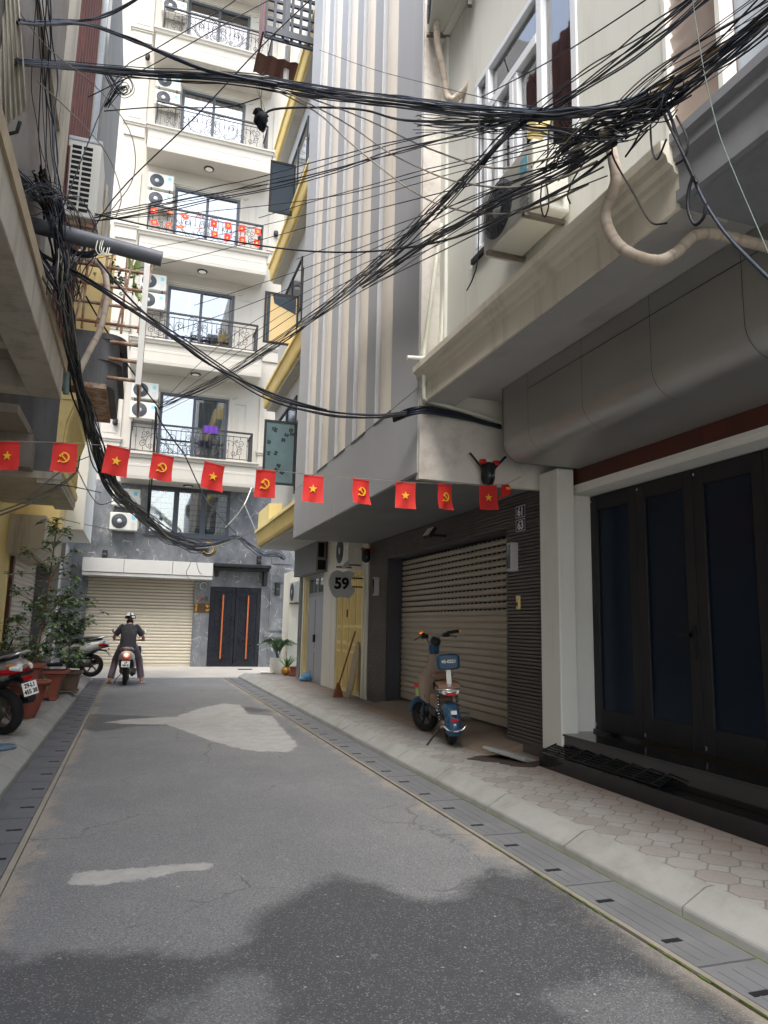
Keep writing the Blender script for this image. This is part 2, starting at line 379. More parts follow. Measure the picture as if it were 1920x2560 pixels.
def asphalt():
    g = NG('asphalt'); c = g.co()
    n = g.noise(c, .7, 6, .6); f = g.noise(c, 95, 3, .7); st = g.n('ShaderNodeTexVoronoi'); g.l(c, st.inputs[0]); st.inputs['Scale'].default_value = 190
    at = g.n('ShaderNodeAttribute', attribute_name='damp'); ar = g.n('ShaderNodeAttribute', attribute_name='edge_dust'); ad = g.n('ShaderNodeAttribute', attribute_name='dry'); ap = g.n('ShaderNodeAttribute', attribute_name='cement')
    mid = g.noise(g.co(scale=(1, .5, 1)), 4, 6, .7)
    base = g.mix(g.ramp(n, .3, .7), s2l((112, 115, 118)), s2l((132, 134, 135)))
    base = g.mix(g.ramp(mid, .52, .72, 0, .35), base, s2l((150, 148, 144)))
    sd_ = lambda a, *ns: g.math('ADD', a, g.math('ADD', g.math('MULTIPLY', g.math('SUBTRACT', ns[0][0], .5), ns[0][1]), g.math('MULTIPLY', g.math('SUBTRACT', ns[1][0], .5), ns[1][1])))
    n5 = g.noise(c, 5, 6, .7); n28 = g.noise(c, 26, 6, .75)
    dfac = g.math('MULTIPLY', g.ramp(sd_(at.outputs['Fac'], (n5, .32), (n28, .16)), -.05, .055), g.ramp(sd_(ad.outputs['Fac'], (n5, .5), (n28, .3)), -.08, .08, 1, .3))
    base = g.mix(g.math('MULTIPLY', dfac, .93), base, s2l((66, 69, 73)))
    base = g.mix(g.ramp(f, .36, .64, .5, 0), base, s2l((58, 58, 60)), 'MIX')
    cs = g.n('ShaderNodeSeparateColor'); g.l(st.outputs['Color'], cs.inputs[0])
    base = g.mix(g.ramp(cs.outputs[0], .0, .4, .5, 0), base, s2l((50, 51, 54)))
    base = g.mix(g.ramp(cs.outputs[1], .84, 1, 0, .5), base, s2l((164, 162, 158)))
    base = g.mix(g.math('MULTIPLY', ar.outputs['Fac'], .55), base, s2l((158, 146, 126)))
    vo = g.n('ShaderNodeTexVoronoi', feature='DISTANCE_TO_EDGE'); va = g.n('ShaderNodeVectorMath', operation='MULTIPLY_ADD'); vn = g.n('ShaderNodeTexNoise'); g.l(c, vn.inputs[0]); vn.inputs['Scale'].default_value = 3; vn.inputs['Detail'].default_value = 6
    g.l(vn.outputs[1], va.inputs[0]); va.inputs[1].default_value = (.5, .5, 0); g.l(c, va.inputs[2]); g.l(va.outputs[0], vo.inputs['Vector']); vo.inputs['Scale'].default_value = .9
    base = g.mix(g.math('MULTIPLY', g.ramp(vo.outputs['Distance'], .003, .009, .42, 0), g.ramp(n, .5, .56)), base, s2l((50, 50, 52)))
    pale = g.math('MULTIPLY', g.ramp(g.noise(g.co(loc=(7, 3, 0), scale=(1, .6, 1)), 2.6, 6, .75), .66, .72), .5)
    base = g.mix(pale, base, s2l((172, 168, 160)))
    cem = g.mix(g.ramp(n5, .3, .7), s2l((144, 145, 143)), s2l((167, 167, 163))); cem = g.mix(g.ramp(n28, .5, .75, 0, .5), cem, s2l((122, 122, 120)))
    pf = g.ramp(sd_(ap.outputs['Fac'], (n5, .16), (n28, .15)), -.006, .012)
    base = g.mix(g.math('MULTIPLY', pf, .92), base, cem)
    g.put(g.b.inputs['Base Color'], base)
    g.put(g.b.inputs['Roughness'], g.ramp(dfac, 0, 1, .88, .62))
    g.bump(g.math('ADD', f, g.math('MULTIPLY', st.outputs['Distance'], .8)), .55, .006)
asphalt()
mat('patch_concrete', s2l((160, 156, 148)), .85, .08, 3, .3, 70, dirt=s2l((140, 136, 128)), damt=.5, dlo=.45, dhi=.7)
mat('new_asphalt', s2l((74, 75, 78)), .85, .2, 6, .5, 80)
mat('kerb_stone', s2l((142, 143, 140)), .85, .08, 3, .3, 60, dirt=s2l((108, 110, 98)), damt=.65, dlo=.46, dhi=.72)
mat('moss', s2l((86, 100, 44)), .95, .4, 12, .8, 60)
mat('cover_grey', s2l((103, 105, 108)), .6, .1, 3, .25, 120, metal=.0, dirt=s2l((132, 130, 128)), damt=.45, dlo=.5, dhi=.75)
mat('cover_dark', s2l((84, 87, 93)), .6, .12, 3, .25, 120, dirt=s2l((110, 108, 104)), damt=.45, dlo=.5, dhi=.75)
mat('edge_cement', s2l((128, 124, 114)), .9, .15, 6, .4, 50)
mat('forecourt', s2l((168, 164, 156)), .8, .08, 2, .2, 60, dirt=s2l((130, 120, 108)), damt=.4)
mat('manhole', s2l((62, 52, 46)), .8, .25, 8, .4, 50)

mat('ramp_dirt', s2l((140, 124, 110)), .9, .15, 2.5, .3, 50, dirt=s2l((104, 86, 74)), damt=.5)
mat('tape_dark', s2l((178, 166, 150)), .85, .1, 5, .2)
mat('band_grey', s2l((142, 144, 148)), .8, .07, 1.4, .2, 30, dirt=s2l((98, 98, 98)), damt=.5, dlo=.48, dhi=.78, streak=True)
mat('canopy_white', s2l((190, 190, 186)), .4, .03, 2, 0)
# ================================================================ ground
YE = 18.7                                    # where the asphalt ends in front of the white building
g = MB(); g.box(-60, 60, -60, 120, -.4, -.03); struct(g.build('ground', 'forecourt'))
def dist_poly(x, y, P):
    inside = False; d = 1e9; n = len(P)
    for i in range(n):
        x1, y1 = P[i]; x2, y2 = P[(i + 1) % n]
        if (y1 > y) != (y2 > y) and x < (x2 - x1) * (y - y1) / (y2 - y1) + x1: inside = not inside
        dx, dy = x2 - x1, y2 - y1; t = max(0, min(1, ((x - x1) * dx + (y - y1) * dy) / (dx * dx + dy * dy + 1e-12)))
        d = min(d, math.hypot(x - x1 - dx * t, y - y1 - dy * t))
    return d if inside else -d
from mathutils import noise as NZ
def gz(pts, z=0): return [tuple(oZ(a, b, z).xy) for a, b in pts]
# the damp stain that covers the near half of the road, and a drier island in it
DAMP = gz([(-300, 2400), (0, 2385), (60, 2405), (140, 2372), (330, 2380), (470, 2385), (590, 2385), (640, 2290), (760, 2215), (830, 2188), (930, 2200), (1000, 2238), (1090, 2256), (1150, 2235), (1180, 2195), (1230, 2175), (1300, 2190), (1330, 2150), (1215, 2080), (1300, 2130), (1480, 2270), (1900, 2560), (2300, 2900), (-500, 2900)])
DRY = gz([(430, 2520), (560, 2440), (660, 2450), (700, 2560), (640, 2700), (400, 2700)])
DRY2 = gz([(1380, 2480), (1560, 2440), (1760, 2520), (1800, 2640), (1500, 2640)])
DAMP2 = gz([(222, 1785), (360, 1790), (440, 1797), (560, 1790), (500, 1812), (340, 1815), (240, 1830), (200, 1822)])
DAMP3 = gz([(610, 1765), (660, 1772), (700, 1778), (640, 1782), (560, 1776)])
PA = gz([(262, 1806), (330, 1797), (440, 1792), (500, 1770), (560, 1758), (600, 1762), (622, 1785), (680, 1790), (700, 1812), (745, 1862), (722, 1880), (640, 1878), (585, 1868), (520, 1850), (470, 1830), (415, 1812), (330, 1811)])
PB = gz([(167, 2192), (185, 2182), (230, 2177), (330, 2170), (450, 2160), (520, 2155), (543, 2164), (530, 2172), (450, 2180), (380, 2196), (300, 2207), (220, 2213), (175, 2212)])
NX, NY = 120, 480; X0, X1, Y0 = -.52, 2.18, 1.2
vs = []; fs = []; damp = []; dust = []; dry = []; cem = []
for j in range(NY + 1):
    t = j / NY; y = Y0 + (YE - Y0) * (t ** 1.7)
    for i in range(NX + 1):
        x = X0 + (X1 - X0) * i / NX
        vs.append((x, y, .004 * NZ.noise(Vector((x * .8, y * .5, 0)))))
        q = .06 * NZ.noise(Vector((x * 3, y * 3, 1))) + .05 * NZ.noise(Vector((x * 9, y * 9, 4))) + .04 * NZ.noise(Vector((x * 25, y * 25, 4))) + .03 * NZ.noise(Vector((x * 47, y * 47, 8)))
        d = max(-.5, min(.5, dist_poly(x, y, DAMP)))
        if y > 6: d = max(d, dist_poly(x, y, DAMP2) * 1.5, dist_poly(x, y, DAMP3) - .05)
        damp.append(d); dry.append(max(-.6, dist_poly(x, y, DRY), dist_poly(x, y, DRY2))); cem.append(max(-.5, dist_poly(x, y, PA), dist_poly(x, y, PB)))
        e = min(x - X0, X1 - x); dust.append(max(0, min(1, 1 - (e + q * 1.6) / .11)) * (.35 if d > 0 else .8))
for j in range(NY):
    for i in range(NX):
        a = j * (NX + 1) + i; fs.append((a, a + 1, a + NX + 2, a + NX + 1))
road = MB().add(vs, fs, 0, True).build('road', 'asphalt'); struct(road)
for nm, arr in (('damp', damp), ('edge_dust', dust), ('dry', dry), ('cement', cem)):
    at = road.data.attributes.new(nm, 'FLOAT', 'POINT'); at.data.foreach_set('value', arr)
# rest of the road, behind the camera
g = MB(); g.quad((X0, -9, -.004), (X1, -9, -.004), (X1, Y0, -.004), (X0, Y0, -.004)); struct(g.build('road_behind', 'asphalt'))
g = MB()
for i in range(90):
    x = random.uniform(-.4, 2.1); y = 2.3 + 14 * random.random() ** 2; r = random.uniform(.003, .008) * (1 + .05 * y)
    k = random.randint(5, 7); a0 = random.random() * 6
    top = [(x + r * math.cos(a0 + 2 * PI * j / k) * random.uniform(.6, 1.2), y + r * math.sin(a0 + 2 * PI * j / k) * random.uniform(.6, 1.2), .006) for j in range(k)]
    g.add(top + [(x, y, .006 + r * .35)], [(j, (j + 1) % k, k) for j in range(k)])
o = g.build('grit', 'patch_concrete'); o['kind'] = 'stuff'; tag(o, 'pale grit and cement specks scattered over the asphalt', 'grit')
# pale paving in front of the white building
g = MB(); g.box(-3.2, 5.2, YE, 23.6, -.02, .012)
for k in range(14):
    pass
struct(g.build('forecourt', 'forecourt'))
# pavements with their kerbs
def kerbside(sgn, xk, xin, xwall, ya, yb):
    # bevelled kerb stones with open joints, one structure
    g = MB(); y = ya; rr = random.Random(3 + sgn)
    while y < yb:
        L = min(1.0, yb - y); j = .006
        pr = [(xk, -.02), (xk + sgn * .012, .05 + rr.uniform(0, .006)), (xin - sgn * .05, .128), (xin, .134), (xin, -.02)]
        g.prism(pr if sgn > 0 else pr[::-1], 'y', y + j, y + L - j); y += L
    o = g.build('kerb', 'kerb_stone', bevel=.012); struct(o)
    g = MB(); g.box(min(xin, xwall), max(xin, xwall), ya, yb, -.02, .125); struct(g.build('pavement', 'octagon_tiles'))
kerbside(1, 2.52, 2.72, 6.2, -6, 18.6)
kerbside(-1, -.84, -1.03, -4.2, -6, 18.2)
g = MB(); g.quad((2.50, -6, .004), (2.524, -6, .012), (2.524, 7, .012), (2.50, 7, .004))
for y in range(60): g.box(2.2 - random.random() * .012 - .012, 2.2, 1.6 + y * .05, 1.66 + y * .05, .0, .006 + random.random() * .004) if random.random() < .6 else None
o = g.build('moss', 'moss'); o['kind'] = 'stuff'; tag(o, 'green moss in the seam beside the right hand drain covers', 'moss')
struct(MB().box(2.186, 2.215, 1, 18.7, -.02, .011).build('road_edge', 'edge_cement'))
struct(MB().box(-.556, -.522, 1, 18.2, -.02, .012).build('road_edge', 'edge_cement'))
def cover(name, x0, x1, m, slot_x, label, L):
    g = MB(); g.box(x0, x1, .008, L - .008, -.03, .012)
    n = int(L / .33)
    for k in range(n):
        y = (k + .5) * L / n
        g.box(slot_x - .045, slot_x + .045, y - .016, y + .016, .011, .0145, 1)
    for k in range(3): g.box(x0 + .05 + .07 * k, x0 + .06 + .07 * k, .05, L - .05, .011, .0135)
    o = g.build(name, [m, 'hole_black']); return tag(o, label, 'drain cover')
c0 = cover('drain_cover', 2.217, 2.515, 'cover_grey', 2.29, 'grey slotted drain cover in the row beside the right kerb', .95)
for k in range(18):
    o = c0 if k == 0 else c0.copy()
    if k: COL.objects.link(o)
    place(o, (0, 1.6 + .95 * k, 0), 0, None, 'drain covers along the right kerb')
c0 = cover('drain_cover', -.835, -.56, 'cover_dark', -.63, 'dark slotted drain cover in the row beside the left kerb', .6)
for k in range(28):
    o = c0 if k == 0 else c0.copy()
    if k: COL.objects.link(o)
    place(o, (0, 1.4 + .6 * k, 0), 0, None, 'drain covers along the left kerb')
# broken manhole on the right pavement, beside the black steps
g = MB()
for k, (x, y, r) in enumerate(((3.25, 6.35, .2), (3.42, 6.08, .2))):
    a = [(x + r * (1 + .18 * math.sin(3 * t + k) + .1 * math.sin(7 * t)) * math.cos(t), y + r * .8 * (1 + .15 * math.sin(4 * t + 1)) * math.sin(t)) for t in [2 * PI * i / 22 for i in range(22)]]
    g.prism(a, 'z', .12, .131 + .004 * k)
mh = g.build('manhole_cover', 'manhole'); tag(mh, 'broken muddy manhole cover in the paving near the black steps', 'manhole cover')
o = MB().box(-.17, .17, -.24, .24, 0, .035).build('loose_slab', 'kerb_stone', bevel=.008); o.location = (3.46, 6.05 + .28, .14); o.rotation_euler = (.12, .2, .5)
tag(o, 'loose tilted paving slab between the manhole and the beige pillar', 'slab')
# ================================================================ shared builders
def part(mb, name, m, parent, **k): return mb.build(name, m, parent, keep=True, **k)
def bld(name, label, loc): return empty(name, label, 'building', loc)
def roller(axis, plane, a, b, z0, z1, pitch, depth, sgn, perf=None, gap=0):
    # roller shutter: curved slats stacked from z0 to z1; perf = (z_from, slot, step) punched slots
    g = MB(); n = int(round((z1 - z0 - .09) / pitch)); pr = [(plane, z0), (plane + sgn * .012, z0), (plane + sgn * .012, z0 + .09), (plane, z0 + .09)]
    for i in range(n):
        z = z0 + .09 + i * pitch
        for t, d in ((.04, .0), (.14, .55), (.3, 1), (.55, 1), (.8, .7), (.93, .15), (1.0, -.25)): pr.append((plane + sgn * depth * d, z + pitch * t))
    g.strip(pr, axis, a, b)
    if perf:
        zf, sl, st = perf
        for i in range(n):
            z = z0 + .09 + i * pitch
            if z < zf: continue
            k = int((b - a) / st)
            for j in range(k):
                c = a + (j + .5) * (b - a) / k; x = plane + sgn * (depth * .75 + .003); x2 = x - sgn * .02
                if axis == 'y': g.box(min(x, x2), max(x, x2), c - sl / 2, c + sl / 2, z + pitch * .74, z + pitch * .96, 1)
                else: g.box(c - sl / 2, c + sl / 2, min(x, x2), max(x, x2), z + pitch * .74, z + pitch * .96, 1)
    return g
def ribs(g, x, ya, yb, z0, z1, pitch=.036, d=.013, m=0):
    pr = []; z = z0
    while z < z1 - 1e-4:
        p = min(pitch, z1 - z); pr += [(x, z), (x - d, z + p * .12), (x - d, z + p * .72), (x, z + p * .84)]; z += p
    pr.append((x, z1)); g.strip(pr, 'y', ya, yb, m)

# ================================================================ A: beige house at the right
A = bld('beige_house', 'beige house with a rounded grey metal fascia, brown glass doors and black stone steps', (3.6, 3.6, .13))
AX, UX = 2.42, 2.62            # balcony face, upper wall
SZ, CZ = 3.41, 3.76            # soffit, ledge
YA, YS = 6.145, 2.68           # far end, border to the grey house
HY0 = -5.0
wy0, wy1, wz0, wz1 = 3.80, 5.40, 4.56, 6.27
g = MB(); X2 = 6.8
g.box(UX, X2, 2.97, wy0, CZ, 9.6).box(UX, X2, wy1, YA, CZ, 9.6).box(UX, X2, wy0, wy1, CZ, wz0).box(UX, X2, wy0, wy1, wz1, 9.6).box(3.4, X2, wy0, wy1, wz0, wz1)
g.box(UX - .03, UX, 6.02, YA, CZ, 9.6)
part(g, 'upper_wall', 'pale_plaster', A)
g = MB()
for y0, y1, z0, z1, d in ((2.97, YA, 7.45, 7.53, .14), (2.97, YA, 7.53, 7.62, .2), (2.97, YA, 7.3, 7.38, .08)): g.box(UX - d, UX, y0, y1, z0, z1)
part(g, 'string_course', 'pale_plaster', A, bevel=.012)
# balcony beam with its mouldings
pr = [(UX, CZ), (AX - .10, CZ), (AX - .10, CZ - .055), (AX - .07, CZ - .075), (AX - .06, CZ - .11), (AX - .03, CZ - .125), (AX - .022, CZ - .155), (AX, CZ - .165), (AX, SZ + .01), (AX + .008, SZ), (AX + .3, SZ), (AX + .3, SZ + .14), (UX + .3, SZ + .14), (UX + .3, CZ)]
part(MB().prism(pr, 'y', YS, YA - .01), 'balcony_beam', 'beam_cream', A)
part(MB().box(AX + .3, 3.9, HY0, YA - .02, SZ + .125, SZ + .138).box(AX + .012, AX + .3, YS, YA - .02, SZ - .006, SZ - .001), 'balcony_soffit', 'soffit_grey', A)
# window: white frame, transom, panes and curtains
WF = MB(); fx0, fx1 = UX - .012, UX + .07
def fbox(y0, y1, z0, z1, d=0): WF.box(fx0 - d, fx1, y0, y1, z0, z1)
zt = wz1 - .44; ym = 4.28; ym2 = 5.22
fbox(wy0, wy1, wz0, wz0 + .06); fbox(wy0, wy1, wz1 - .06, wz1); fbox(wy1 - .06, wy1, wz0 + .06, wz1 - .06); fbox(wy0, wy0 + .07, wz0 + .06, wz1 - .06)
fbox(ym - .04, ym + .04, wz0 + .06, wz1 - .06, .004); fbox(ym + .04, wy1 - .06, zt - .045, zt + .045, .006)
for y in (4.72, 4.98, ym2 - .04): fbox(y - .032, y + .032, wz0 + .06, zt - .045, .003)
fbox(5.12, 5.18, zt + .045, wz1 - .06, .003); fbox(4.62, 4.68, wz0 + .06, zt - .045, .002)
wn = part(WF, 'window', 'upvc_white', A, bevel=.006)
part(MB().box(UX + .03, UX + .036, wy0 + .04, wy1 - .04, wz0 + .04, wz1 - .04), 'pane', 'pane_glass', wn)
part(MB().box(UX + .2, UX + .21, 4.95, wy1, wz0, zt), 'blind', 'yellow_panel', wn)
part(MB().box(UX + .22, UX + .23, wy0, 4.9, wz0, wz1), 'blind', 'grey_blind', wn)
part(MB().box(UX + .16, UX + .26, 3.92, 4.1, wz0 + .02, wz0 + .42, 0).box(UX + .16, UX + .26, 4.12, 4.22, wz0 + .02, wz0 + .34, 1), 'box_stack', ['red_plastic', 'lamp_white'], wn)
part(MB().box(UX - .03, UX, wy0 - .03, wy1 + .04, wz0 - .05, wz0 - .003), 'window_sill', 'brown_metal', A)
# rounded metal fascia above the doors (runs on past the neighbouring grey house)
FX = 3.07; FB = 2.84; pr = [(FX, SZ + .12)]
for i in range(13):
    a = PI / 2 * i / 12; r = .19; pr.append((FX + r - r * math.cos(a), FB + r - r * math.sin(a)))
pr += [(3.87, FB)]
F = MB(); F.strip(pr, 'y', HY0, 5.76, 0, True)
F.prism(pr + [(3.87, SZ + .12)], 'y', 5.745, 5.762, 0)
fa = part(F, 'fascia', 'aluminium_panel', A)
J = MB()
for y in (5.3, 4.5, 3.72, 2.95, 2.1):
    for i in range(len(pr) - 1):
        p, q = Vector((pr[i][0], y, pr[i][1])), Vector((pr[i + 1][0], y, pr[i + 1][1])); nn = Vector((p.z - q.z, 0, q.x - p.x)).normalized() * -.0015
        if i < len(pr) - 2: J.quad(p + nn + Vector((0, -.0018, 0)), q + nn + Vector((0, -.0018, 0)), q + nn + Vector((0, .0018, 0)), p + nn + Vector((0, .0018, 0)))
J.box(FX - .002, FX + .002, HY0, 5.3, 3.385, 3.389)
part(J, 'panel_joint', 'black', fa)
# pillar, jamb, lintel strips, doors
DXp0 = 4.08
g = MB().box(3.65, 3.83, 5.78, 6.11, .25, FB - .003); part(g, 'pillar', 'white_trim', A, bevel=.012)
part(MB().box(DXp0 - .02, DXp0 + .06, HY0, 5.9, .42, .445), 'door_slit_stop', 'black_stone', A)  # strip added to close the bright slit of light under the doors
part(MB().box(3.83, 3.865, 5.865, 6.11, .42, FB - .003), 'shutter_guide', 'brown_metal', A)
DXp = 4.08
g = MB().box(3.865, DXp + .05, 5.9, 6.11, .42, 2.66).box(3.865, DXp + .05, HY0, 5.9, 2.615, 2.66).box(3.85, 3.9, HY0, 5.86, 2.66, 2.69)
part(g, 'door_surround', 'white_trim', A)
part(MB().box(3.86, 3.9, HY0, 5.86, 2.69, FB - .002).box(3.9, 6, HY0, 5.9, 2.66, SZ - .02), 'shutter_box', 'red_wood', A)
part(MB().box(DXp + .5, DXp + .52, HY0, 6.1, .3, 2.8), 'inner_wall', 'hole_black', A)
LW = .685; yy = 5.895
for k in range(9):
    y1 = yy - k * LW; y0 = y1 - LW + .006
    g = MB(); fr = .105
    g.box(DXp, DXp + .05, y0, y0 + fr, .43, 2.61).box(DXp, DXp + .05, y1 - fr, y1, .43, 2.61).box(DXp, DXp + .05, y0 + fr, y1 - fr, .43, .63).box(DXp, DXp + .05, y0 + fr, y1 - fr, 2.47, 2.61)
    d = part(g, 'door_leaf', 'brown_metal', A, bevel=.006)
    part(MB().box(DXp + .02, DXp + .03, y0 + fr, y1 - fr, .63, 2.47), 'pane', 'dark_glass', d)
    if k == 1:
        h = MB().box(DXp - .012, DXp, y0 + .03, y0 + .07, 1.13, 1.38).box(DXp - .045, DXp - .01, y0 + .04, y0 + .06, 1.3, 1.32).box(DXp - .045, DXp - .03, y0 + .04, y0 + .19, 1.3, 1.322)
        part(h, 'door_handle', 'black', d)
    if k < 3:
        part(MB().box(DXp - .006, DXp, y1 - .03, y1 - .012, .47, .5).box(DXp - .006, DXp, y1 - .03, y1 - .012, 2.55, 2.57), 'bolt', 'chrome', d)
part(MB().box(3.52, 5, HY0, 5.955, 0, .25), 'step', 'black_stone', A, bevel=.006)
part(MB().box(3.675, 5, HY0, 5.9, .25, .42).box(3.66, 3.9, HY0, 5.9, .405, .423), 'step', 'black_stone', A, bevel=.004)
# ================================================================ E: grey house, nearest at the right
E_ = bld('grey_house', 'grey house with dark moulded balcony band nearest the camera on the right', (3.6, 0, .13))
pr = [(UX, CZ + .04), (AX - .05, CZ + .04), (AX - .05, CZ - .01), (AX - .03, CZ - .03), (AX - .03, CZ - .09), (AX - .015, CZ - .11), (AX, CZ - .14), (AX, SZ + .09), (AX - .025, SZ + .085), (AX - .025, SZ + .03), (AX, SZ + .02), (AX, SZ), (UX + .3, SZ), (UX + .3, CZ + .04)]
part(MB().prism(pr, 'y', HY0, YS - .004), 'balcony_band', 'band_grey', E_)
part(MB().box(UX + .1, 6.8, HY0, 2.56, CZ, 9.2), 'upper_wall', 'blue_wall', E_)
pr = []; z = CZ
while z < 9.2: pr += [(UX + .05, z), (UX + .02, z + .09), (UX + .05, z + .092)]; z += .1
part(MB().strip(pr, 'y', 2.58, 2.95).box(UX + .06, UX + .3, 2.57, 2.96, CZ, 9.2), 'siding', 'siding', E_)
part(MB().box(UX - .01, UX + .08, 2.55, 2.58, CZ, 9.2).box(UX - .01, UX + .05, 2.94, 2.968, CZ, 9.2), 'corner_strip', 'white_trim', E_)

# ================================================================ B: grey house with vertical fins (61 / 63)
B = bld('finned_house', 'tall grey house with vertical fins and beige round columns over a tiled garage', (3.75, 9, .13))
BX, BZ, BY0, BY1, BT = 2.39, 2.755, 6.17, 11.84, 15.5
SL = [(6.96, 7.52), (7.87, 8.42), (8.74, 9.28), (9.66, 10.22), (10.54, 11.10)]; SB = 3.575
g = MB(); g.box(BX, 2.95, BY0, BY1, BZ, SB)
ys = [BY0] + [y for s in SL for y in s] + [BY1]
for i in range(0, len(ys), 2): g.box(BX, 2.95, ys[i], ys[i + 1], SB, BT)
fn = part(g, 'facade', 'grey_paint', B, bevel=.008)
part(MB().box(2.95, 6.5, BY0 + .05, BY1 - .02, BZ + .004, BT), 'rear_wall', 'beige_column', B)
for k, (a, b) in enumerate(SL):
    g = MB(); c = (a + b) / 2; r = (b - a) / 2 - .004
    pts = [(BX + .085 - .075 * math.sin(t), c - r * math.cos(t)) for t in [PI * i / 12 for i in range(13)]]
    g.strip([(x, y) for x, y in pts], 'z', SB + .002, BT - .1, 0, True)
    part(g, 'column', 'beige_column', B)
    g = MB().box(BX - .01, BX + .05, a - .01, b + .01, SB - .012, SB + .006)
    part(g, 'sill', 'plain_tile', fn)

part(MB().box(BX + .01, 6.5, BY0 - .03, BY0 + .05, BZ - .06, BT - .5), 'side_wall', 'stained_wall', B)
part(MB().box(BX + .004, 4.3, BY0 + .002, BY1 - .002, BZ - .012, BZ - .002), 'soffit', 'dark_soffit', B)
RX, SX, BASE = 3.75, 3.99, .13
yl = oX(967, 1600, RX).y; yr = oX(1270, 1700, RX).y
g = MB(); LZ = 2.415
ribs(g, RX, BY0, yr, BASE + .1, LZ); ribs(g, RX, yl, BY1, BASE + .06, LZ); ribs(g, RX, BY0, BY1, LZ, BZ - .014)
g.box(RX, RX + .3, BY0, yr, BASE, LZ, 0).box(RX, RX + .3, yl, BY1, BASE, LZ, 0).box(RX, RX + .4, BY0, BY1, LZ, BZ - .014, 0)
part(g, 'ribbed_wall', 'rib_tile', B)
part(MB().box(RX + .004, SX + .3, yl - .006, yl, BASE, LZ - .002).box(RX + .004, SX + .1, yr, yl, LZ - .008, LZ - .002).box(RX + .3, SX + .2, yr - .006, yr, BASE, LZ), 'reveal', 'plain_tile', B)
sh = roller('y', SX, yr - .4, yl, .26, LZ, .0815, .016, -1, (1.42, .075, .118))
part(sh, 'garage_shutter', ['shutter_tan', 'hole_black'], B)
part(MB().box(SX - .02, SX + .06, yl - .05, yl - .007, .26, LZ), 'shutter_guide', 'plain_tile', B)
g = MB(); pr = [(3.3, .126), (3.62, .17), (3.75, .2), (4.3, .26), (4.3, .1), (3.3, .1)]
g.prism(pr, 'y', yr - .3, yl + .1); struct(g.build('garage_ramp', 'ramp_dirt'))
part(MB().box(SX + .03, SX + .3, yr - .5, yl + .1, .1, BZ), 'shutter_light_stop', 'plain_tile', B)  # dark box added behind the shutter to stop light leaking over it
for k, (t, py) in enumerate((('61', 1279), ('63', 1313))):
    p = oX(1302, py, RX - .02)
    s = empty('house_number_plate', ('navy house number plate reading 61, above the 63 plate', 'navy house number plate reading 63, below the 61 plate')[k], 'sign', p)
    M = frame((0, 0, 0), (0, -1, 0), (0, 0, 1))
    g = MB().box(-.003, .003, -.1, .1, -.066, .066, 0).box(-.0045, -.003, -.096, .096, .056, .062, 1).box(-.0045, -.003, -.096, .096, -.062, -.056, 1).box(-.0045, -.003, -.096, -.09, -.056, .056, 1).box(-.0045, -.003, .09, .096, -.056, .056, 1)
    g.build('plate', ['plate_navy', 'plate_white'], s)
    text(s, 'digits', t, .125, Matrix.Translation((-.0045, 0, -.004)) @ M, 'plate_white', s, .001, .004)

# ================================================================ C: yellow house with the door of 59
Cc = bld('yellow_house', 'narrow house with yellow sloping eaves on every floor and yellow folding door', (3.72, 14.4, .13))
WX = 3.72; CY0, CY1 = 11.86, 17.0
yd0, yd1 = 12.15, 13.9; gd0, gd1 = 14.95, 16.35
g = MB().box(WX, 4.4, CY0, yd0, .1, 3.2).box(WX, 4.4, yd1, gd0, .1, 3.2).box(WX, 4.4, gd1, CY1, .1, 3.2).box(WX, 4.4, yd0, yd1, 2.32, 3.2).box(WX, 4.4, gd0, gd1, 2.44, 3.2)
part(g, 'ground_wall', 'cream_plaster', Cc)
part(MB().box(WX - .05, WX + .02, 16.4, 16.62, .1, 2.45), 'pier', 'yellow_pale', Cc)
part(MB().box(oY(719, 1600, 18.5).x, 4.6, 18.5, 19.3, .0, 2.7), 'end_pier', 'cream_plaster', Cc)
g = MB(); g.box(WX + .03, WX + .06, yd0, yd1, .14, 2.32)
npan = 4; pw = (yd1 - yd0) / npan
for k in range(npan):
    y0 = yd0 + k * pw
    for za, zb in ((.22, .85), (.9, 1.0), (1.07, 1.3), (1.36, 2.25)):
        g.box(WX + .012, WX + .03, y0 + .1, y0 + pw - .1, za, zb, 1)
    g.box(WX + .004, WX + .03, y0 + .01, y0 + .05, .16, 2.3)
for z in (.98, 1.31): g.box(WX + .002, WX + .03, yd0 + .02, yd0 + pw * 2, z, z + .05)
d = part(g, 'folding_door', ['yellow_pale', 'yellow_paint'], Cc)
part(MB().box(WX - .01, WX + .03, 13.05, 13.1, 1.5, 1.64), 'door_lock', 'brown_metal', d)
g = MB().box(WX + .02, WX + .05, gd0, gd1, .13, 1.98)
for k in (0, 1):
    y0 = gd0 + .05 + k * (gd1 - gd0) / 2
    for za, zb in ((.2, .75), (.85, 1.05), (1.15, 1.9)): g.box(WX + .008, WX + .02, y0, y0 + .6, za, zb)
d = part(g, 'metal_door', 'grey_paint', Cc)
part(MB().box(WX - .02, WX + .01, 15.6, 15.63, .98, 1.14).box(WX - .02, WX + .01, 15.7, 15.73, .98, 1.14), 'door_handle', 'black', d)
g = MB().box(WX, WX + .05, gd0, gd1, 1.98, 2.05).box(WX, WX + .05, gd0, gd1, 2.36, 2.44)
for k in range(4): g.box(WX, WX + .05, gd0 + k * .45, gd0 + .04 + k * .45, 2.05, 2.36)
d = part(g, 'transom', 'galv', Cc); part(MB().box(WX + .02, WX + .03, gd0, gd1, 2.05, 2.36), 'pane', 'window_glass_dark', d)
q = oX(818, 1435, WX); q2 = oY(789, 1428, q.y)
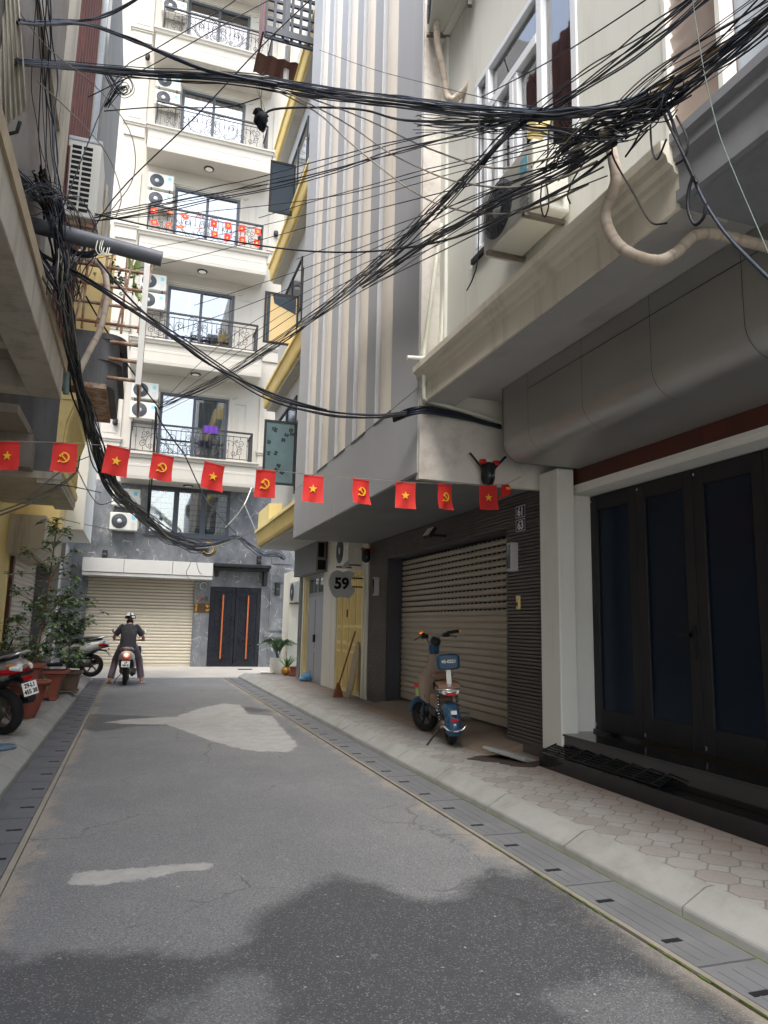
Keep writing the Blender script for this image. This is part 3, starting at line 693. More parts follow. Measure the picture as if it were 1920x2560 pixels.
bx = MB().box(q2.x, WX, q.y, 16.9, q2.z, q2.z + .64); part(bx, 'door_canopy', 'dark_soffit', Cc)
part(MB().box(q2.x + .04, q2.x + .17, q.y - .005, q.y, q2.z + .3, q2.z + .6).box(q2.x + .04, WX - .04, q.y - .005, q.y, q2.z + .04, q2.z + .24).box(q2.x + .2, WX - .02, q.y - .006, q.y, q2.z + .27, q2.z + .62, 1), 'canopy_panel', ['hole_black', 'red_wood'], Cc)
OX, IX = 2.56, 2.86
part(MB().box(IX, 6.4, CY0, CY1 - .05, 3.2, 15.4), 'upper_wall', 'grey_wall', Cc)
for k, z in enumerate((3.14, 6.5, 9.8, 13.1)):
    pr = [(OX, z + .36), (OX - .03, z + .36), (OX - .03, z + .31), (OX, z + .3), (OX, z + .24), (OX + .02, z + .05), (OX + .04, z), (OX + .07, z - .005), (IX + .02, z - .01), (IX + .02, z + .36)]
    g = MB(); g.prism(pr, 'y', CY0 + .02, CY1); e = part(g, 'eave', 'yellow_paint', Cc)
    part(MB().box(OX - .045, OX + .01, CY0 + .02, CY1 + .012, z + .315, z + .375), 'eave_lip', 'yellow_pale', e)
    part(MB().box(OX + .09, IX + .8 if k == 0 else IX + .02, CY0 + .02, CY1 - .02, z - .06, z - .012), 'eave_soffit', 'soffit_grey', e)
    part(MB().box(OX + .02, IX, CY1 - 1.5, CY1 - .04, z + .36, z + .8) if k == 0 else MB().box(OX + .1, IX, CY0 + .1, CY1 - .1, z + .36, z + .5), 'parapet', 'yellow_pale', Cc)
def win(parent, x, y0, y1, z0, z1, fm, gm, n=2, t=.05):
    g = MB().box(x - .03, x + .02, y0, y1, z0, z0 + t).box(x - .03, x + .02, y0, y1, z1 - t, z1)
    for i in range(n + 1):
        y = y0 + (y1 - y0 - t) * i / n; g.box(x - .028, x + .02, y, y + t, z0 + t, z1 - t)
    f = part(g, 'window', fm, parent); part(MB().box(x - .008, x, y0 + t / 2, y1 - t / 2, z0 + t / 2, z1 - t / 2), 'pane', gm, f); return f
for k, z in enumerate((3.95, 7.05, 10.4)):
    win(Cc, IX, 12.4, 14.2, z, z + 1.5 + .25 * (k == 1), ('brown_metal', 'brown_metal', 'dark_frame')[k], 'window_glass_dark', 2)
    win(Cc, IX, 14.3, 16.4, z + .9, z + 2.1, ('brown_metal', 'brown_metal', 'dark_frame')[k], 'window_glass_dark', 2)
# three casements swung open across the alley, seen face on
mat('petal_dark', s2l((30, 38, 44)), .5, .1, 6, 0)
mat('frost_glass', s2l((92, 112, 116)), .12, .12, 2, 0, spec=.7)
mat('milky_glass', s2l((214, 192, 146)), .15, .03, 2, 0, spec=.7)
for k, (x0, x1, z0, z1, Y, fm, gm) in enumerate(((2.2, IX, 4.12, 5.45, 14.25, 'brown_metal', 'frost_glass'), (2.08, IX - .06, 7.08, 8.2, 14.25, 'brown_metal', 'milky_glass'), (2.06, IX - .25, 10.0, 11.2, 14.25, 'black', 'window_glass_dark'))):
    t = .045; g = MB().box(x0, x1, Y, Y + .03, z0, z0 + t).box(x0, x1, Y, Y + .03, z1 - t, z1).box(x0, x0 + t, Y, Y + .03, z0 + t, z1 - t).box(x1 - t, x1, Y, Y + .03, z0 + t, z1 - t)
    f = part(g, 'open_casement', fm, Cc)
    p = MB().box(x0 + t, x1 - t, Y + .01, Y + .018, z0 + t, z1 - t, 0)
    if k == 0:
        rr = random.Random(5)
        for i in range(13):
            cx, cz = x0 + .1 + rr.random() * .48, z0 + .12 + rr.random() * 1.1
            for j in range(4):
                a = j * 1.57 + rr.random(); p.ball((cx + .028 * math.cos(a), Y + .008, cz + .028 * math.sin(a)), .022, 8, 1, (1, .1, 1))
    if k == 1:
        p.add([(x0 + .16, Y + .008, z1 - .05), (x1 - .06, Y + .008, z1 - .05), (x1 - .06, Y + .008, z1 - .42), (x0 + .2, Y + .008, z1 - .24)], [(0, 1, 2, 3)], 1)
        p.box(x0 + .05, x0 + .12, Y + .006, Y + .012, z0 + .05, z1 - .05, 1)
    part(p, 'pane', [gm, ('petal_dark', 'window_glass_dark', 'black')[k]], f)
# lattice terrace box of the yellow house, high above
g = MB(); Yt = 12.6
a, b = oY(668, 0, Yt), oY(812, 118, Yt); 
nx, nz = 7, 11; x0, x1, z0, z1 = a.x, b.x + .02, b.z - .1, b.z + 2.2
for i in range(nx + 1):
    x = x0 + (x1 - x0) * i / nx; g.box(x - .025, x + .025, Yt, Yt + .05, z0, z1)
for i in range(nz + 1):
    z = z0 + (z1 - z0) * i / nz; g.box(x0, x1, Yt + .002, Yt + .048, z - .03, z + .03)
g.box(x0 + .36, x0 + .46, Yt - .03, Yt, z0, z1, 1).box(x0, x1, Yt - .04, Yt - .002, z0 + .06, z0 + .2, 1)
part(g, 'terrace_lattice', ['cable_blue', 'dark_frame'], Cc)
part(MB().box(x0 - .07, x0 - .03, Yt - .05, Yt + .5, z0 + .02, z1), 'terrace_side', 'red_wood', Cc)
pr = [(x0 - .1 + i * .06, z0 - .12 + .02 * math.sin(i * PI / 2)) for i in range(15)]
part(MB().strip(pr, 'y', Yt + .35, Yt + .9), 'awning_sheet', 'red_wood', Cc)
# ================================================================ D: white six storey house that closes the alley
D = bld('white_house', 'white six storey house with iron balconies over a grey marble ground floor', (1.2, 23.4, 0))
DY = 23.4
RT = [7.36, 10.99, 14.5, 18.17, 21.68, 25.2]
wx0, wx1 = .26, 2.40
g = MB(); ztop = 27.5
g.box(-3.6, wx0, DY, 30, 5.62, ztop).box(wx1, 5.2, DY, 30, 5.62, ztop)
zz = 5.62
for r in RT:
    T = r - 1.0; g.box(wx0, wx1, DY, DY + .3, zz, T + .02); zz = T + 2.25
g.box(wx0, wx1, DY, DY + .3, zz, ztop).box(wx0, wx1, DY + .9, 30, 5.62, ztop)
part(g, 'facade', 'white_facade', D)
g = MB(); sx0, sx1, dx0, dx1, gx0, gx1 = -1.41, 1.68, 2.17, 3.77, .1, 2.63
g.box(-3.6, sx0, DY - .004, 30, 0, 5.62).box(sx1, dx0, DY - .004, 24.2, 0, 2.66).box(dx1, 5.2, DY - .004, 30, 0, 2.66).box(dx0, dx1, DY - .004, 24.2, 2.49, 2.66)
g.box(sx0, gx0, DY - .004, 24.2, 2.66, 5.62).box(gx1, 5.2, DY - .004, 30, 2.66, 5.62).box(gx0, gx1, DY - .004, 24.2, 2.66, 4.03).box(gx0, gx1, DY - .004, 24.2, 5.54, 5.62).box(gx0, gx1, DY + .8, 24.4, 4, 5.6)
mb = part(g, 'marble_wall', 'marble', D)
g = MB()                                    # raised mouldings on the marble pier
def rim(x0, x1, z0, z1, t=.05, d=.03):
    g.box(x0, x1, DY - .004 - d, DY, z0, z0 + t).box(x0, x1, DY - .004 - d, DY, z1 - t, z1).box(x0, x0 + t, DY - .004 - d, DY, z0 + t, z1 - t).box(x1 - t, x1, DY - .004 - d, DY, z0 + t, z1 - t)
rim(4.05, 4.7, 1.15, 2.75); rim(4.05, 4.7, .15, .85); g.box(3.9, 5.0, DY - .09, DY, .95, 1.06).box(3.9, 5.0, DY - .05, DY, .9, .95)
rim(4.05, 4.7, 3.3, 5.2)
part(g, 'marble_moulding', 'marble', mb)
sh = roller('x', DY + .08, sx0, sx1, 0, 2.7, .0965, .015, -1)
zb = 1.72
for i in range(10): sh.box(sx0, sx1, DY + .062, DY + .08, 1.75 + i * .0965, 1.766 + i * .0965, 1)
part(sh, 'garage_shutter', ['shutter_beige', 'bronze_dark'], D)
g = MB().box(-1.58, 2.15, 22.8, DY, 2.66, 2.76, 1)
for k, (a, b) in enumerate(((-1.58, -.44), (-.43, .95), (.96, 2.15))): g.box(a, b, 22.78, DY, 2.77, 3.17, 0)
part(g, 'garage_canopy', ['canopy_white', 'soffit_grey'], D, bevel=.006)
g = MB().box(2.2, 3.98, 22.95, DY, 3.1, 3.2).box(2.24, 3.94, 23.05, DY, 3.0, 3.1).box(3.78, 3.9, 23.1, DY, 2.55, 3.0).box(2.26, 2.38, 23.2, DY, 2.8, 3.0)
for i in range(20): g.box(2.28 + i * .085, 2.32 + i * .085, 23.03, 23.06, 3.0, 3.07)
part(g, 'door_lintel', 'black', D, bevel=.01)
for k in (0, 1):
    x0 = dx0 + .02 + k * .79; x1 = x0 + .77
    g = MB().box(x0, x1, DY + .03, DY + .07, .02, 2.48)
    g.box(x0, x0 + .1, DY, DY + .03, .02, 2.48).box(x1 - .1, x1, DY, DY + .03, .02, 2.48).box(x0 + .1, x1 - .1, DY, DY + .03, .02, .16).box(x0 + .1, x1 - .1, DY, DY + .03, 2.34, 2.48)
    xm = (x0 + x1) / 2
    for i in range(12):
        z = .22 + i * .18
        for sgn in (-1, 1):
            p = [(xm, z), (xm + sgn * .27, z + .2), (xm + sgn * .27, z + .3), (xm, z + .1)]
            p = [(a, min(b, 2.34)) for a, b in p]
            g.prism(p if sgn > 0 else p[::-1], 'y', DY + .012, DY + .032)
    d = part(g, 'entrance_door', 'navy_door', D)
    part(MB().box(xm - .022, xm + .022, DY - .06, DY - .02, .26, 2.24).box(xm - .012, xm + .012, DY - .022, DY + .03, .5, .54).box(xm - .012, xm + .012, DY - .022, DY + .03, 1.96, 2.0), 'door_handle', 'door_handle_wood', d, bevel=.004)
part(MB().box(dx0, dx1, DY + .075, DY + .1, 0, 2.49), 'door_gap_backing', 'hole_black', D)  # black sheet added behind the leaves to block light through their gap
# barred window over the garage
g = MB().box(gx0, gx1, DY - .05, DY + .05, 4.03, 4.13).box(gx0, gx1, DY - .05, DY + .05, 5.44, 5.54).box(gx0 - .06, gx1 + .08, DY - .07, DY - .004, 3.97, 4.03)
for x, wd in ((gx0, .1), (.88, .16), (1.72, .16), (gx1 - .1, .1)): g.box(x, x + wd, DY - .048, DY + .05, 4.13, 5.44)
gw = part(g, 'barred_window', 'dark_frame', D)
part(MB().box(gx0 + .1, gx1 - .1, DY + .0, DY + .01, 4.13, 5.44), 'pane', 'pane_glass', gw)
g = MB()
for i in range(8): g.tube([(gx0 + .1, DY + .1, 4.2 + i * .17), (gx1 - .1, DY + .1, 4.2 + i * .17)], .011, 5)
for x in (.5, 1.3, 2.2): g.tube([(x, DY + .11, 4.1), (x, DY + .11, 5.5)], .011, 5)
part(g, 'window_bar', 'dark_frame', gw)
def curtain(x0, x1, y, z0, z1, m, parent, n=None, amp=.035):
    n = n or int((x1 - x0) / .016); pts = [(x0 + (x1 - x0) * i / n, y + amp * math.sin(i * .9 + .6 * math.sin(i * .23)) * (.6 + .4 * math.sin(i * .11))) for i in range(n + 1)]
    return part(MB().strip(pts, 'z', z0, z1, 0, True), 'curtain', m, parent)
curtain(gx0 + .1, .7, DY + .3, 4.05, 5.5, 'curtain_white', gw); curtain(.95, 1.3, DY + .3, 4.05, 5.5, 'curtain_brown', gw); curtain(1.4, 2.6, DY + .3, 4.05, 5.5, 'curtain_grey', gw)
# balconies
def spiral(cx, cz, r, turns, a0, sgn=1, n=26):
    return [(cx + r * (1 - .82 * i / n) * math.cos(a0 + sgn * 2 * PI * turns * i / n), cz + r * (1 - .82 * i / n) * math.sin(a0 + sgn * 2 * PI * turns * i / n)) for i in range(n + 1)]
bx0, bx1, by = -.52, 3.1, 22.5
def railing(H=.96):
    g = MB(); t = .009
    def xz(pts, r=t): g.tube([(x, by, z) for x, z in pts], r, 5)
    g.box(bx0, bx1, by - .03, by + .03, H - .05, H)
    g.box(bx0, bx1, by - .012, by + .012, H - .17, H - .15).box(bx0, bx1, by - .012, by + .012, .07, .09)
    for x in (bx0, bx1): g.box(x - .02, x + .02, by - .02, by + .02, 0, H - .05)
    for x in (bx0, bx1):
        g.box(x - .025, x + .025, by, DY, H - .05, H - .002).box(x - .01, x + .01, by, DY, .07, .09)
        for k in range(6): g.box(x - .008, x + .008, by + .14 * (k + .7), by + .14 * (k + .7) + .016, .09, H - .05)
    n = 25
    for i in range(1, n):
        x = bx0 + (bx1 - bx0) * i / n
        if i in (2, 3, 22, 23): continue
        lo = .09 if i < 5 or i > 20 else .09 + .3 * abs(math.sin((i - 5) * .42))
        g.box(x - .007, x + .007, by - .007, by + .007, lo, H - .16)
        g.box(x - .016, x + .016, by - .016, by + .016, .5, .535).box(x - .013, x + .013, by - .013, by + .013, .56, .58)
    for xc in (bx0 + .36, bx1 - .36):        # S scroll panels at both ends
        xz(spiral(xc + .01, .6, .1, 1.3, -PI / 2, 1)); xz(spiral(xc - .01, .3, .1, 1.3, PI / 2, 1)); xz(spiral(xc - .03, .5, .045, 1.2, 0, -1)); xz(spiral(xc + .03, .4, .045, 1.2, PI, -1))
        xz([(xc, .7), (xc, H - .16)]); xz([(xc, .09), (xc, .2)])
    c = (bx0 + bx1) / 2
    for s in (-1, 1):
        def sp(cx, cz, r, tn, a0, sg=1): xz([(c + s * x, z) for x, z in spiral(cx, cz, r, tn, a0, sg)])
        sp(.13, .62, .09, 1.4, PI, -1); sp(.12, .28, .1, 1.4, PI * .6, 1)
        xz([(c + s * x, z) for x, z in crom([(.04, .62), (.06, .5), (.2, .42), (.28, .25), (.2, .11), (0, .09)])])
        sp(.62, .56, .13, 1.5, 0, 1); xz([(c + s * x, z) for x, z in crom([(.75, .56), (.76, .38), (.62, .18), (.42, .12), (.34, .22)])]); sp(.4, .24, .07, 1.3, PI, 1)
        sp(1.0, .32, .1, 1.5, PI / 2, 1); xz([(c + s * x, z) for x, z in crom([(1.0, .42), (.85, .36), (.7, .2), (.6, .1)])])
        xz([(c + s * x, z) for x, z in crom([(.7, .16), (.86, .5), (1.1, .66), (1.34, .5), (1.36, .25), (1.24, .16)])]); sp(1.25, .25, .08, 1.3, -PI / 2, -1)
        sp(.95, .17, .065, 1.3, 0, -1); sp(1.33, .76 - .1, .06, 1.3, PI, 1); sp(.14, H - .105, .045, 1.2, PI, 1); xz([(c + s * x, z) for x, z in crom([(.18, H - .11), (.28, H - .07), (.36, H - .14)])])
    return g
rail_me = None
FLN = ('first', 'second', 'third', 'fourth', 'fifth', 'top')
for k, r in enumerate(RT):
    T = r - 1.0; b = .8
    pr = [(DY, T), (22.36, T), (22.36, T - .05), (22.40, T - .07), (22.42, T - .14), (22.47, T - .17), (22.47, T - .34), (22.462, T - .35), (22.462, T - b + .05), (22.47, T - b), (DY, T - b)]
    g = MB(); g.prism([(p[0], p[1]) for p in pr], 'x', -.72, 3.27)
    g.box(-.8, -.72, 22.36, DY, T - .05, T).box(3.27, 3.35, 22.36, DY, T - .05, T).box(-.76, -.72, 22.40, DY, T - .15, T - .05).box(3.27, 3.31, 22.40, DY, T - .15, T - .05)
    s = part(g, 'balcony', 'white_facade', D, bevel=.008)
    g = MB()
    def rm2(x0, x1, z0, z1, t=.012):
        for q in ((x0, x1, z0, z0 + t), (x0, x1, z1 - t, z1), (x0, x0 + t, z0, z1), (x1 - t, x1, z0, z1)): g.box(q[0], q[1], 22.456, 22.464, q[2], q[3])
    rm2(-.66, 3.2, T - b + .09, T - .4); part(g, 'panel_line', 'soffit_grey', s)
    Mx = Matrix.Translation((1.27, 22.92, T - b - .03)); L = MB().lathe([(.13, .03), (.16, .03), (.16, 0), (.12, -.005)], 24, Mx, 0); L.lathe([(.0001, -.002), (.125, -.002)], 24, Mx, 1)
    part(L, 'ceiling_lamp', ['iron_black', 'lamp_white'], s)
    if k == 0: ro = part(railing(), 'railing', 'iron_black', s); ro.location = (0, 0, T); rm = ro.data
    else:
        ro = bpy.data.objects.new('railing', rm); COL.objects.link(ro); ro.parent = s; ro.location = (0, 0, T)
    # sliding window
    z0, z1 = T + .02, T + 2.25; t = .09; xm = 1.33
    g = MB().box(wx0, wx1, DY - .02, DY + .08, z1 - t, z1).box(wx0, wx0 + t, DY - .02, DY + .08, z0, z1 - t).box(wx1 - t, wx1, DY - .02, DY + .08, z0, z1 - t).box(xm - .045, xm + .045, DY - .01, DY + .08, z0, z1 - t).box(wx0, wx1, DY - .02, DY + .08, z0, z0 + .05)
    wd = part(g, 'sliding_window', 'dark_frame', D)
    part(MB().box(wx0 + t, xm - .045, DY + .02, DY + .03, z0, z1 - t), 'pane', 'pane_glass', wd); part(MB().box(xm + .045, wx1 - t, DY + .04, DY + .05, z0, z1 - t), 'pane', 'pane_glass', wd)
    part(MB().box(wx0, wx1, DY + .85, DY + .88, z0, z1), 'room', 'room_dark', wd)
    cs = [[(1.5, 2.35, 'curtain_grey')], [(.9, 1.0, 'curtain_white'), (1.95, 2.35, 'curtain_brown')], [(.3, 1.2, 'curtain_white'), (1.75, 2.35, 'curtain_grey')], [(.3, .7, 'curtain_white'), (.8, 2.35, 'curtain_pink')], [(.3, 1.3, 'curtain_white'), (1.4, 2.35, 'curtain_white')], [(.3, 2.3, 'curtain_white')]][k]
    for a, c2, m in cs: curtain(a, c2, DY + .2, z0, z1, m, wd)
    g = MB().box(.02, 2.66, DY - .06, DY, z1 + .1, z1 + .15).box(.05, 2.63, DY - .035, DY, z1 + .05, z1 + .1).box(wx0 - .1, wx0 - .03, DY - .03, DY, z0, z1 + .05).box(wx1 + .03, wx1 + .1, DY - .03, DY, z0, z1 + .05)
    for x0, x1 in ((2.62, 2.98),):
        g.box(x0, x0 + .02, DY - .012, DY, z0 + .3, z1 - .1).box(x1 - .02, x1, DY - .012, DY, z0 + .3, z1 - .1).box(x0 + .1, x0 + .115, DY - .012, DY, z0 + .3, z1 - .2).box(x0, x1, DY - .02, DY, z1 - .13, z1 - .1)
    for x0, x1 in ((-1.5, -.85), (3.42, 3.95)):   # pilasters with small capitals
        g.box(x0, x1, DY - .05, DY, T + .1, T + 2.5).box(x0 - .06, x1 + .06, DY - .11, DY, T + .55, T + .62).box(x0 - .03, x1 + .03, DY - .08, DY, T + .48, T + .55)
        g.box(x0 + .12, x1 - .12, DY - .062, DY - .05, T + .75, T + 2.3)
    part(g, 'moulding', 'white_facade', D)
# ================================================================ left side, near to far
L1 = bld('old_house', 'old house with stained concrete upper wall and overhanging cream balcony at left', (-2.2, 3, .12))
LX = -2.2
part(MB().box(-6, LX, -5, 9.0, 0, 4.3), 'ground_wall', 'old_cream', L1)
BXo, BYf, BZs = -1.0, 8.9, 3.86
g = MB().box(BXo - .34, BXo, -5, BYf, BZs, BZs + .42).box(LX, BXo - .34, BYf - .3, BYf, BZs, BZs + .42).box(LX - .02, LX + .25, -5, BYf - .3, BZs + .02, BZs + .42)
for y in (2.0, 5.4, 7.4): g.box(LX + .25, BXo - .34, y, y + .22, BZs + .08, BZs + .3)
part(g, 'balcony_beam', 'old_cream', L1, bevel=.012)
part(MB().box(LX - 3, BXo - .34, -5, BYf - .3, BZs + .3, BZs + .4), 'balcony_slab', 'old_concrete', L1)
part(MB().box(BXo - .005, BXo + .025, 3, BYf + .1, BZs + .36, BZs + .5), 'fascia_board', 'board_tan', L1)
part(MB().box(-5, -1.26, -5, 8.72, BZs + .42, 11.5), 'upper_wall', 'old_concrete', L1)
part(MB().box(-1.3, -1.2, 8.4, 8.9, BZs + .42, 11.5).box(-1.26, -1.22, -5, 8.4, 6.9, 7.1), 'corner_strip', 'old_cream', L1)
# corrugated sheet awning hanging at the upper left corner
a, b, c, d = oY(-30, -40, 5.6), oY(52, -40, 5.6), oY(80, 322, 5.6), oY(-30, 345, 5.6); g = MB(); vs = []; n = 40
for i in range(n + 1):
    t = i / n; o = .022 * math.sin(i * PI / 2.5); j = .03 * NZ.noise(Vector((t * 9, 0, 0)))
    p, q = a.lerp(b, t), d.lerp(c, t); vs += [(p.x, p.y + o - .25 * t, p.z), (q.x, q.y + o - .25 * t, q.z + j)]
g.add(vs, [(2 * i, 2 * i + 1, 2 * i + 3, 2 * i + 2) for i in range(n)], 0, True)
sh = part(g, 'corrugated_sheet', 'corrugated', L1); sm_ = sh.modifiers.new('thick', 'SOLIDIFY'); sm_.thickness = .006
part(MB().tube([oY(20, 335, 5.6), oY(42, 330, 5.6), oY(50, 305, 5.6)], .014, 6), 'sheet_strap', 'black', L1)
# ---- second house on the left: ornate yellow balcony front and planted cage balcony
L2 = bld('ochre_house', 'ochre house with a grey parapet flank, rusty shutter wall and planted balcony on the left', (-2.2, 11.4, .12))
part(MB().box(-6, LX, 9.02, 14.4, 0, 5), 'ground_wall', 'yellow_paint', L2)
X2 = -1.1
g = MB().box(-4, X2 - .1, 10.62, 13.1, 3.3, 4.48).box(-4, -1.3, 10.7, 13.0, 4.48, 5.1)
part(g, 'parapet', 'dark_concrete', L2)
pz = [(X2 - .1, 3.32), (X2 + .02, 3.32), (X2 + .03, 3.4), (X2 - .01, 3.5), (X2 - .02, 3.8), (X2 + .0, 4.05), (X2 + .06, 4.25), (X2 + .08, 4.36), (X2 - .1, 4.36)]
g = MB().prism(pz, 'y', 10.6, 13.12).box(X2 - .1, X2 + .1, 10.58, 13.14, 4.36, 4.46)
for i in range(18): y = 10.72 + i * .13; g.tube([(X2 + .0, y, 3.5), (X2 - .006, y, 3.8), (X2 + .012, y, 4.05), (X2 + .07, y, 4.26)], .022, 6)
part(g, 'ornate_front', 'yellow_pale', L2)
part(MB().box(-4, X2 + .0, 10.6, 13.12, 3.22, 3.32).box(X2 - .3, X2 - .01, 10.62, 13.1, 3.16, 3.22), 'balcony_slab', 'old_cream', L2)
part(MB().box(-4, -1.5, 9.3, 10.6, 3.75, 3.86).box(-4, -1.45, 10.3, 10.6, 3.3, 3.75), 'entrance_soffit', 'old_concrete', L2)
# rusty folding shutter wall above
g = MB(); pr = []
for i in range(34): pr.append((-1.27 + (.05 if i % 4 in (1, 2) else 0), 9.02 + i * .07))
g.strip([(x, y) for x, y in pr], 'z', 4.9, 12); g.box(-1.5, -1.3, 9.0, 11.4, 4.9, 12)
for i in range(12):
    y = 9.1 + i * .19; g.tube([(-1.2, y, 5 + (i % 2) * .5), (-1.2, y + .19, 5.5 + (i % 2) * -.5 + .5), (-1.2, y, 7.2)], .016, 5)
part(g, 'folding_shutter', 'rust_shutter', L2)
part(MB().box(-2.5, -1.22, 11.42, 12.3, 5.2, 11.6), 'upper_wall', 'old_cream', L2)
part(MB().box(-1.22, -1.14, 11.5, 11.6, 5.2, 11.6), 'gutter_pipe', 'galv', L2)
part(MB().box(-2.5, -1.16, 12.3, 16.2, 8.8, 14), 'attic_wall', 'dark_soffit', L2)
part(MB().box(-2.5, -1.1, 12.4, 14.2, 7.6, 8.8), 'attic_wall', 'yellow_pale', L2)
pr = [(-.98 + .03 * math.sin(i * PI / 2), 12.1 + i * .08) for i in range(18)]
part(MB().strip(pr, 'z', 7.35, 8.6, 0, True), 'awning_sheet', 'corrugated', L2)
# planted balcony
P1 = L2
yb0, yb1 = 10.55, 12.4
cx0 = -1.25
def hull(x1, z, n=9, y0=yb0, y1=yb1, r=.28):
    o = [(cx0, y0)]
    for i in range(n + 1):
        a = PI / 2 * i / n; o.append((x1 - r + r * math.sin(a), y0 + r - r * math.cos(a)))
    o += [(x1, y1), (cx0, y1)]
    return o
for za, zb, x1, m in ((4.62, 4.98, -.52, 'dark_concrete'), (4.98, 5.06, -.44, 'dark_concrete'), (5.06, 5.3, -.5, 'dark_concrete'), (5.3, 5.38, -.4, 'dark_concrete')):
    part(MB().prism(hull(x1, 0), 'z', za, zb), 'planter_ledge', m, L2, bevel=.01)
part(MB().box(cx0, -.62, yb0 - .02, yb1, 4.55, 4.62), 'ledge_bottom', 'rust_iron', L2)
g = MB()
def bar(a, b, r=.022): g.tube([a, b], r, 4)
zc0, zc1, xo = 4.7, 6.62, -.2
for x in (-1.0, -.75, -.48, xo):
    bar((x, yb0 - .06, 5.38), (x, yb0 - .06, zc1))
for z in (5.5, 5.78, 6.06, 6.34, zc1): bar((-1.12, yb0 - .06, z), (xo, yb0 - .06, z), .026)
for y in (yb0 - .06, 11.2, 11.8, yb1): bar((xo, y, zc0), (xo, y, zc1), .03)
for z in (4.72, 5.0, 5.3, 5.78, 6.2, zc1): bar((xo, yb0 - .06, z), (xo, yb1, z), .024)
for z in (4.72, 5.0, 5.25): bar((xo, yb0 - .02, z), (-.62, yb0 - .02, z), .03)
for k in range(4): bar((-1.1 + .28 * k, yb0 - .08, 5.42), (-.95 + .28 * k, yb0 - .08, 6.6), .018)
part(g, 'balcony_cage', 'rust_iron', L2)
g = MB().box(-.24, -.16, yb0 - .1, yb0 - .05, 4.65, zc1 + .02); part(g, 'cage_post', 'lamp_white', L2)
part(MB().box(-1.18, -.66, 10.9, 10.93, 5.45, 6.75), 'curtain', 'yellow_panel', L2)
# ---- third: white house next to the end of the alley
L3 = bld('slim_white_house', 'slim white rendered house with a plain overhang just before the alley end, left', (-2.2, 17, .12))
part(MB().box(-5, -1.1, 15.3, 17.9, 3.1, 8.3), 'upper_wall', 'white_trim', L3)
part(MB().box(-5, -1.9, 17.92, DY - .01, 0, 5.3), 'rear_wall', 'marble', L3)
part(MB().box(-5, -1.45, 14.42, 15.28, 3.0, 3.9), 'side_wall', 'yellow_pale', L3)
part(MB().box(LX - .2, -1.72, 18.0, 18.5, .1, 3.08).box(LX - .1, -1.62, 17.9, 18.6, 2.75, 3.08), 'pillar', 'grey_wall', L3)
part(MB().box(-5, LX - .06, 14.4, 18.4, 0, 3.1), 'ground_wall', 'cream_plaster', L3)
g = roller('y', LX + .0, 14.7, 18.0, .12, 2.75, .09, .014, 1); part(g, 'roller_shutter', 'shutter_tan', L3)
part(MB().box(LX, LX + .05, 14.5, 14.7, .12, 2.8).box(LX, LX + .05, 17.94, 18.0, .12, 2.8), 'shutter_guide', 'red_wood', L3)
pr = [(LX, 3.15), (-1.62, 3.15), (-1.62, 2.62), (-1.78, 2.46), (LX, 2.46)]
part(MB().prism(pr, 'y', 13.9, 17.0), 'shutter_box', 'old_cream', L3, bevel=.01)
# ================================================================ air conditioners
def ac_unit(label, group=None, w_=.80, h_=.53, d_=.30):
    r = empty('air_conditioner', label, 'air conditioner', group=group)      # front faces -Y, base at z = 0
    MB().box(-w_ / 2, w_ / 2, 0, d_, 0, h_).build('body', 'ac_white', r, bevel=.02)
    fx = -w_ * .16; M = Matrix.Translation((fx, -.004, h_ / 2)) @ Matrix.Rotation(PI / 2, 4, 'X')
    g = MB().lathe([(.0001, 0), (h_ * .42, 0), (h_ * .43, -.008)], 28, M)
    gd = g.build('fan_guard', 'ac_fan', r)
    q = MB()
    for i in range(7):
        rr = h_ * (.42 - .055 * i); q.tube([M @ Vector((rr * math.cos(2 * PI * j / 24), rr * math.sin(2 * PI * j / 24), .008)) for j in range(25)], .0035, 4)
    for j in range(12): q.tube([M @ Vector((h_ * .1 * math.cos(j * PI / 6), h_ * .1 * math.sin(j * PI / 6), .01)), M @ Vector((h_ * .42 * math.cos(j * PI / 6 + .5), h_ * .42 * math.sin(j * PI / 6 + .5), .008))], .003, 4)
    q.build('guard_wire', 'ac_fan', gd)
    MB().lathe([(.0001, .016), (h_ * .12, .014), (h_ * .13, .004)], 20, M).build('fan_hub', 'ac_hub', r)
    MB().box(w_ * .27, w_ * .4, -.003, 0, h_ * .62, h_ * .84).build('sticker', 'ac_sticker', r)
    s = MB()
    for i in range(5): s.box(w_ * .26, w_ * .42, -.004, 0, h_ * (.1 + .08 * i), h_ * (.12 + .08 * i))
    s.build('grille_line', 'ac_hub', r)
    MB().box(w_ / 2, w_ / 2 + .03, d_ * .3, d_ * .8, .08, .3).build('valve_cover', 'ac_white', r, bevel=.01)
    for x in (-w_ * .36, w_ * .36): MB().box(x - .02, x + .02, -.02, d_ + .06, -.03, 0).box(x - .02, x + .02, d_ + .02, d_ + .06, -.22, -.03).build('bracket', 'clamp_steel', r)
    return r
ac0 = None
def ac(loc, rz, label, group=None):
    global ac0
    if ac0 is None: ac0 = ac_unit(label, group); return place(ac0, loc, rz)
    o = copytree(ac0); place(o, loc, rz, label)
    if group: o['group'] = group
    elif 'group' in o: del o['group']
    return o
G = 'air conditioners on the white house'
for k in range(6):
    T = RT[k] - 1.0
    for j, dz in ((0, 1.22), (1, 1.86)):
        ac((-.215, 23.02, T + dz), 0, 'white air conditioner, %s of the pair beside the %s balcony window counted upward' % (('lower', 'upper')[j], FLN[k] if k < 5 else 'topmost'), G)
ac((-.54, 23.0, 4.06), 0, 'white air conditioner on the grey marble, lower of the two', G)
ac((-.53, 23.0, 4.8), 0, 'white air conditioner on the grey marble, upper one behind the cables', G)
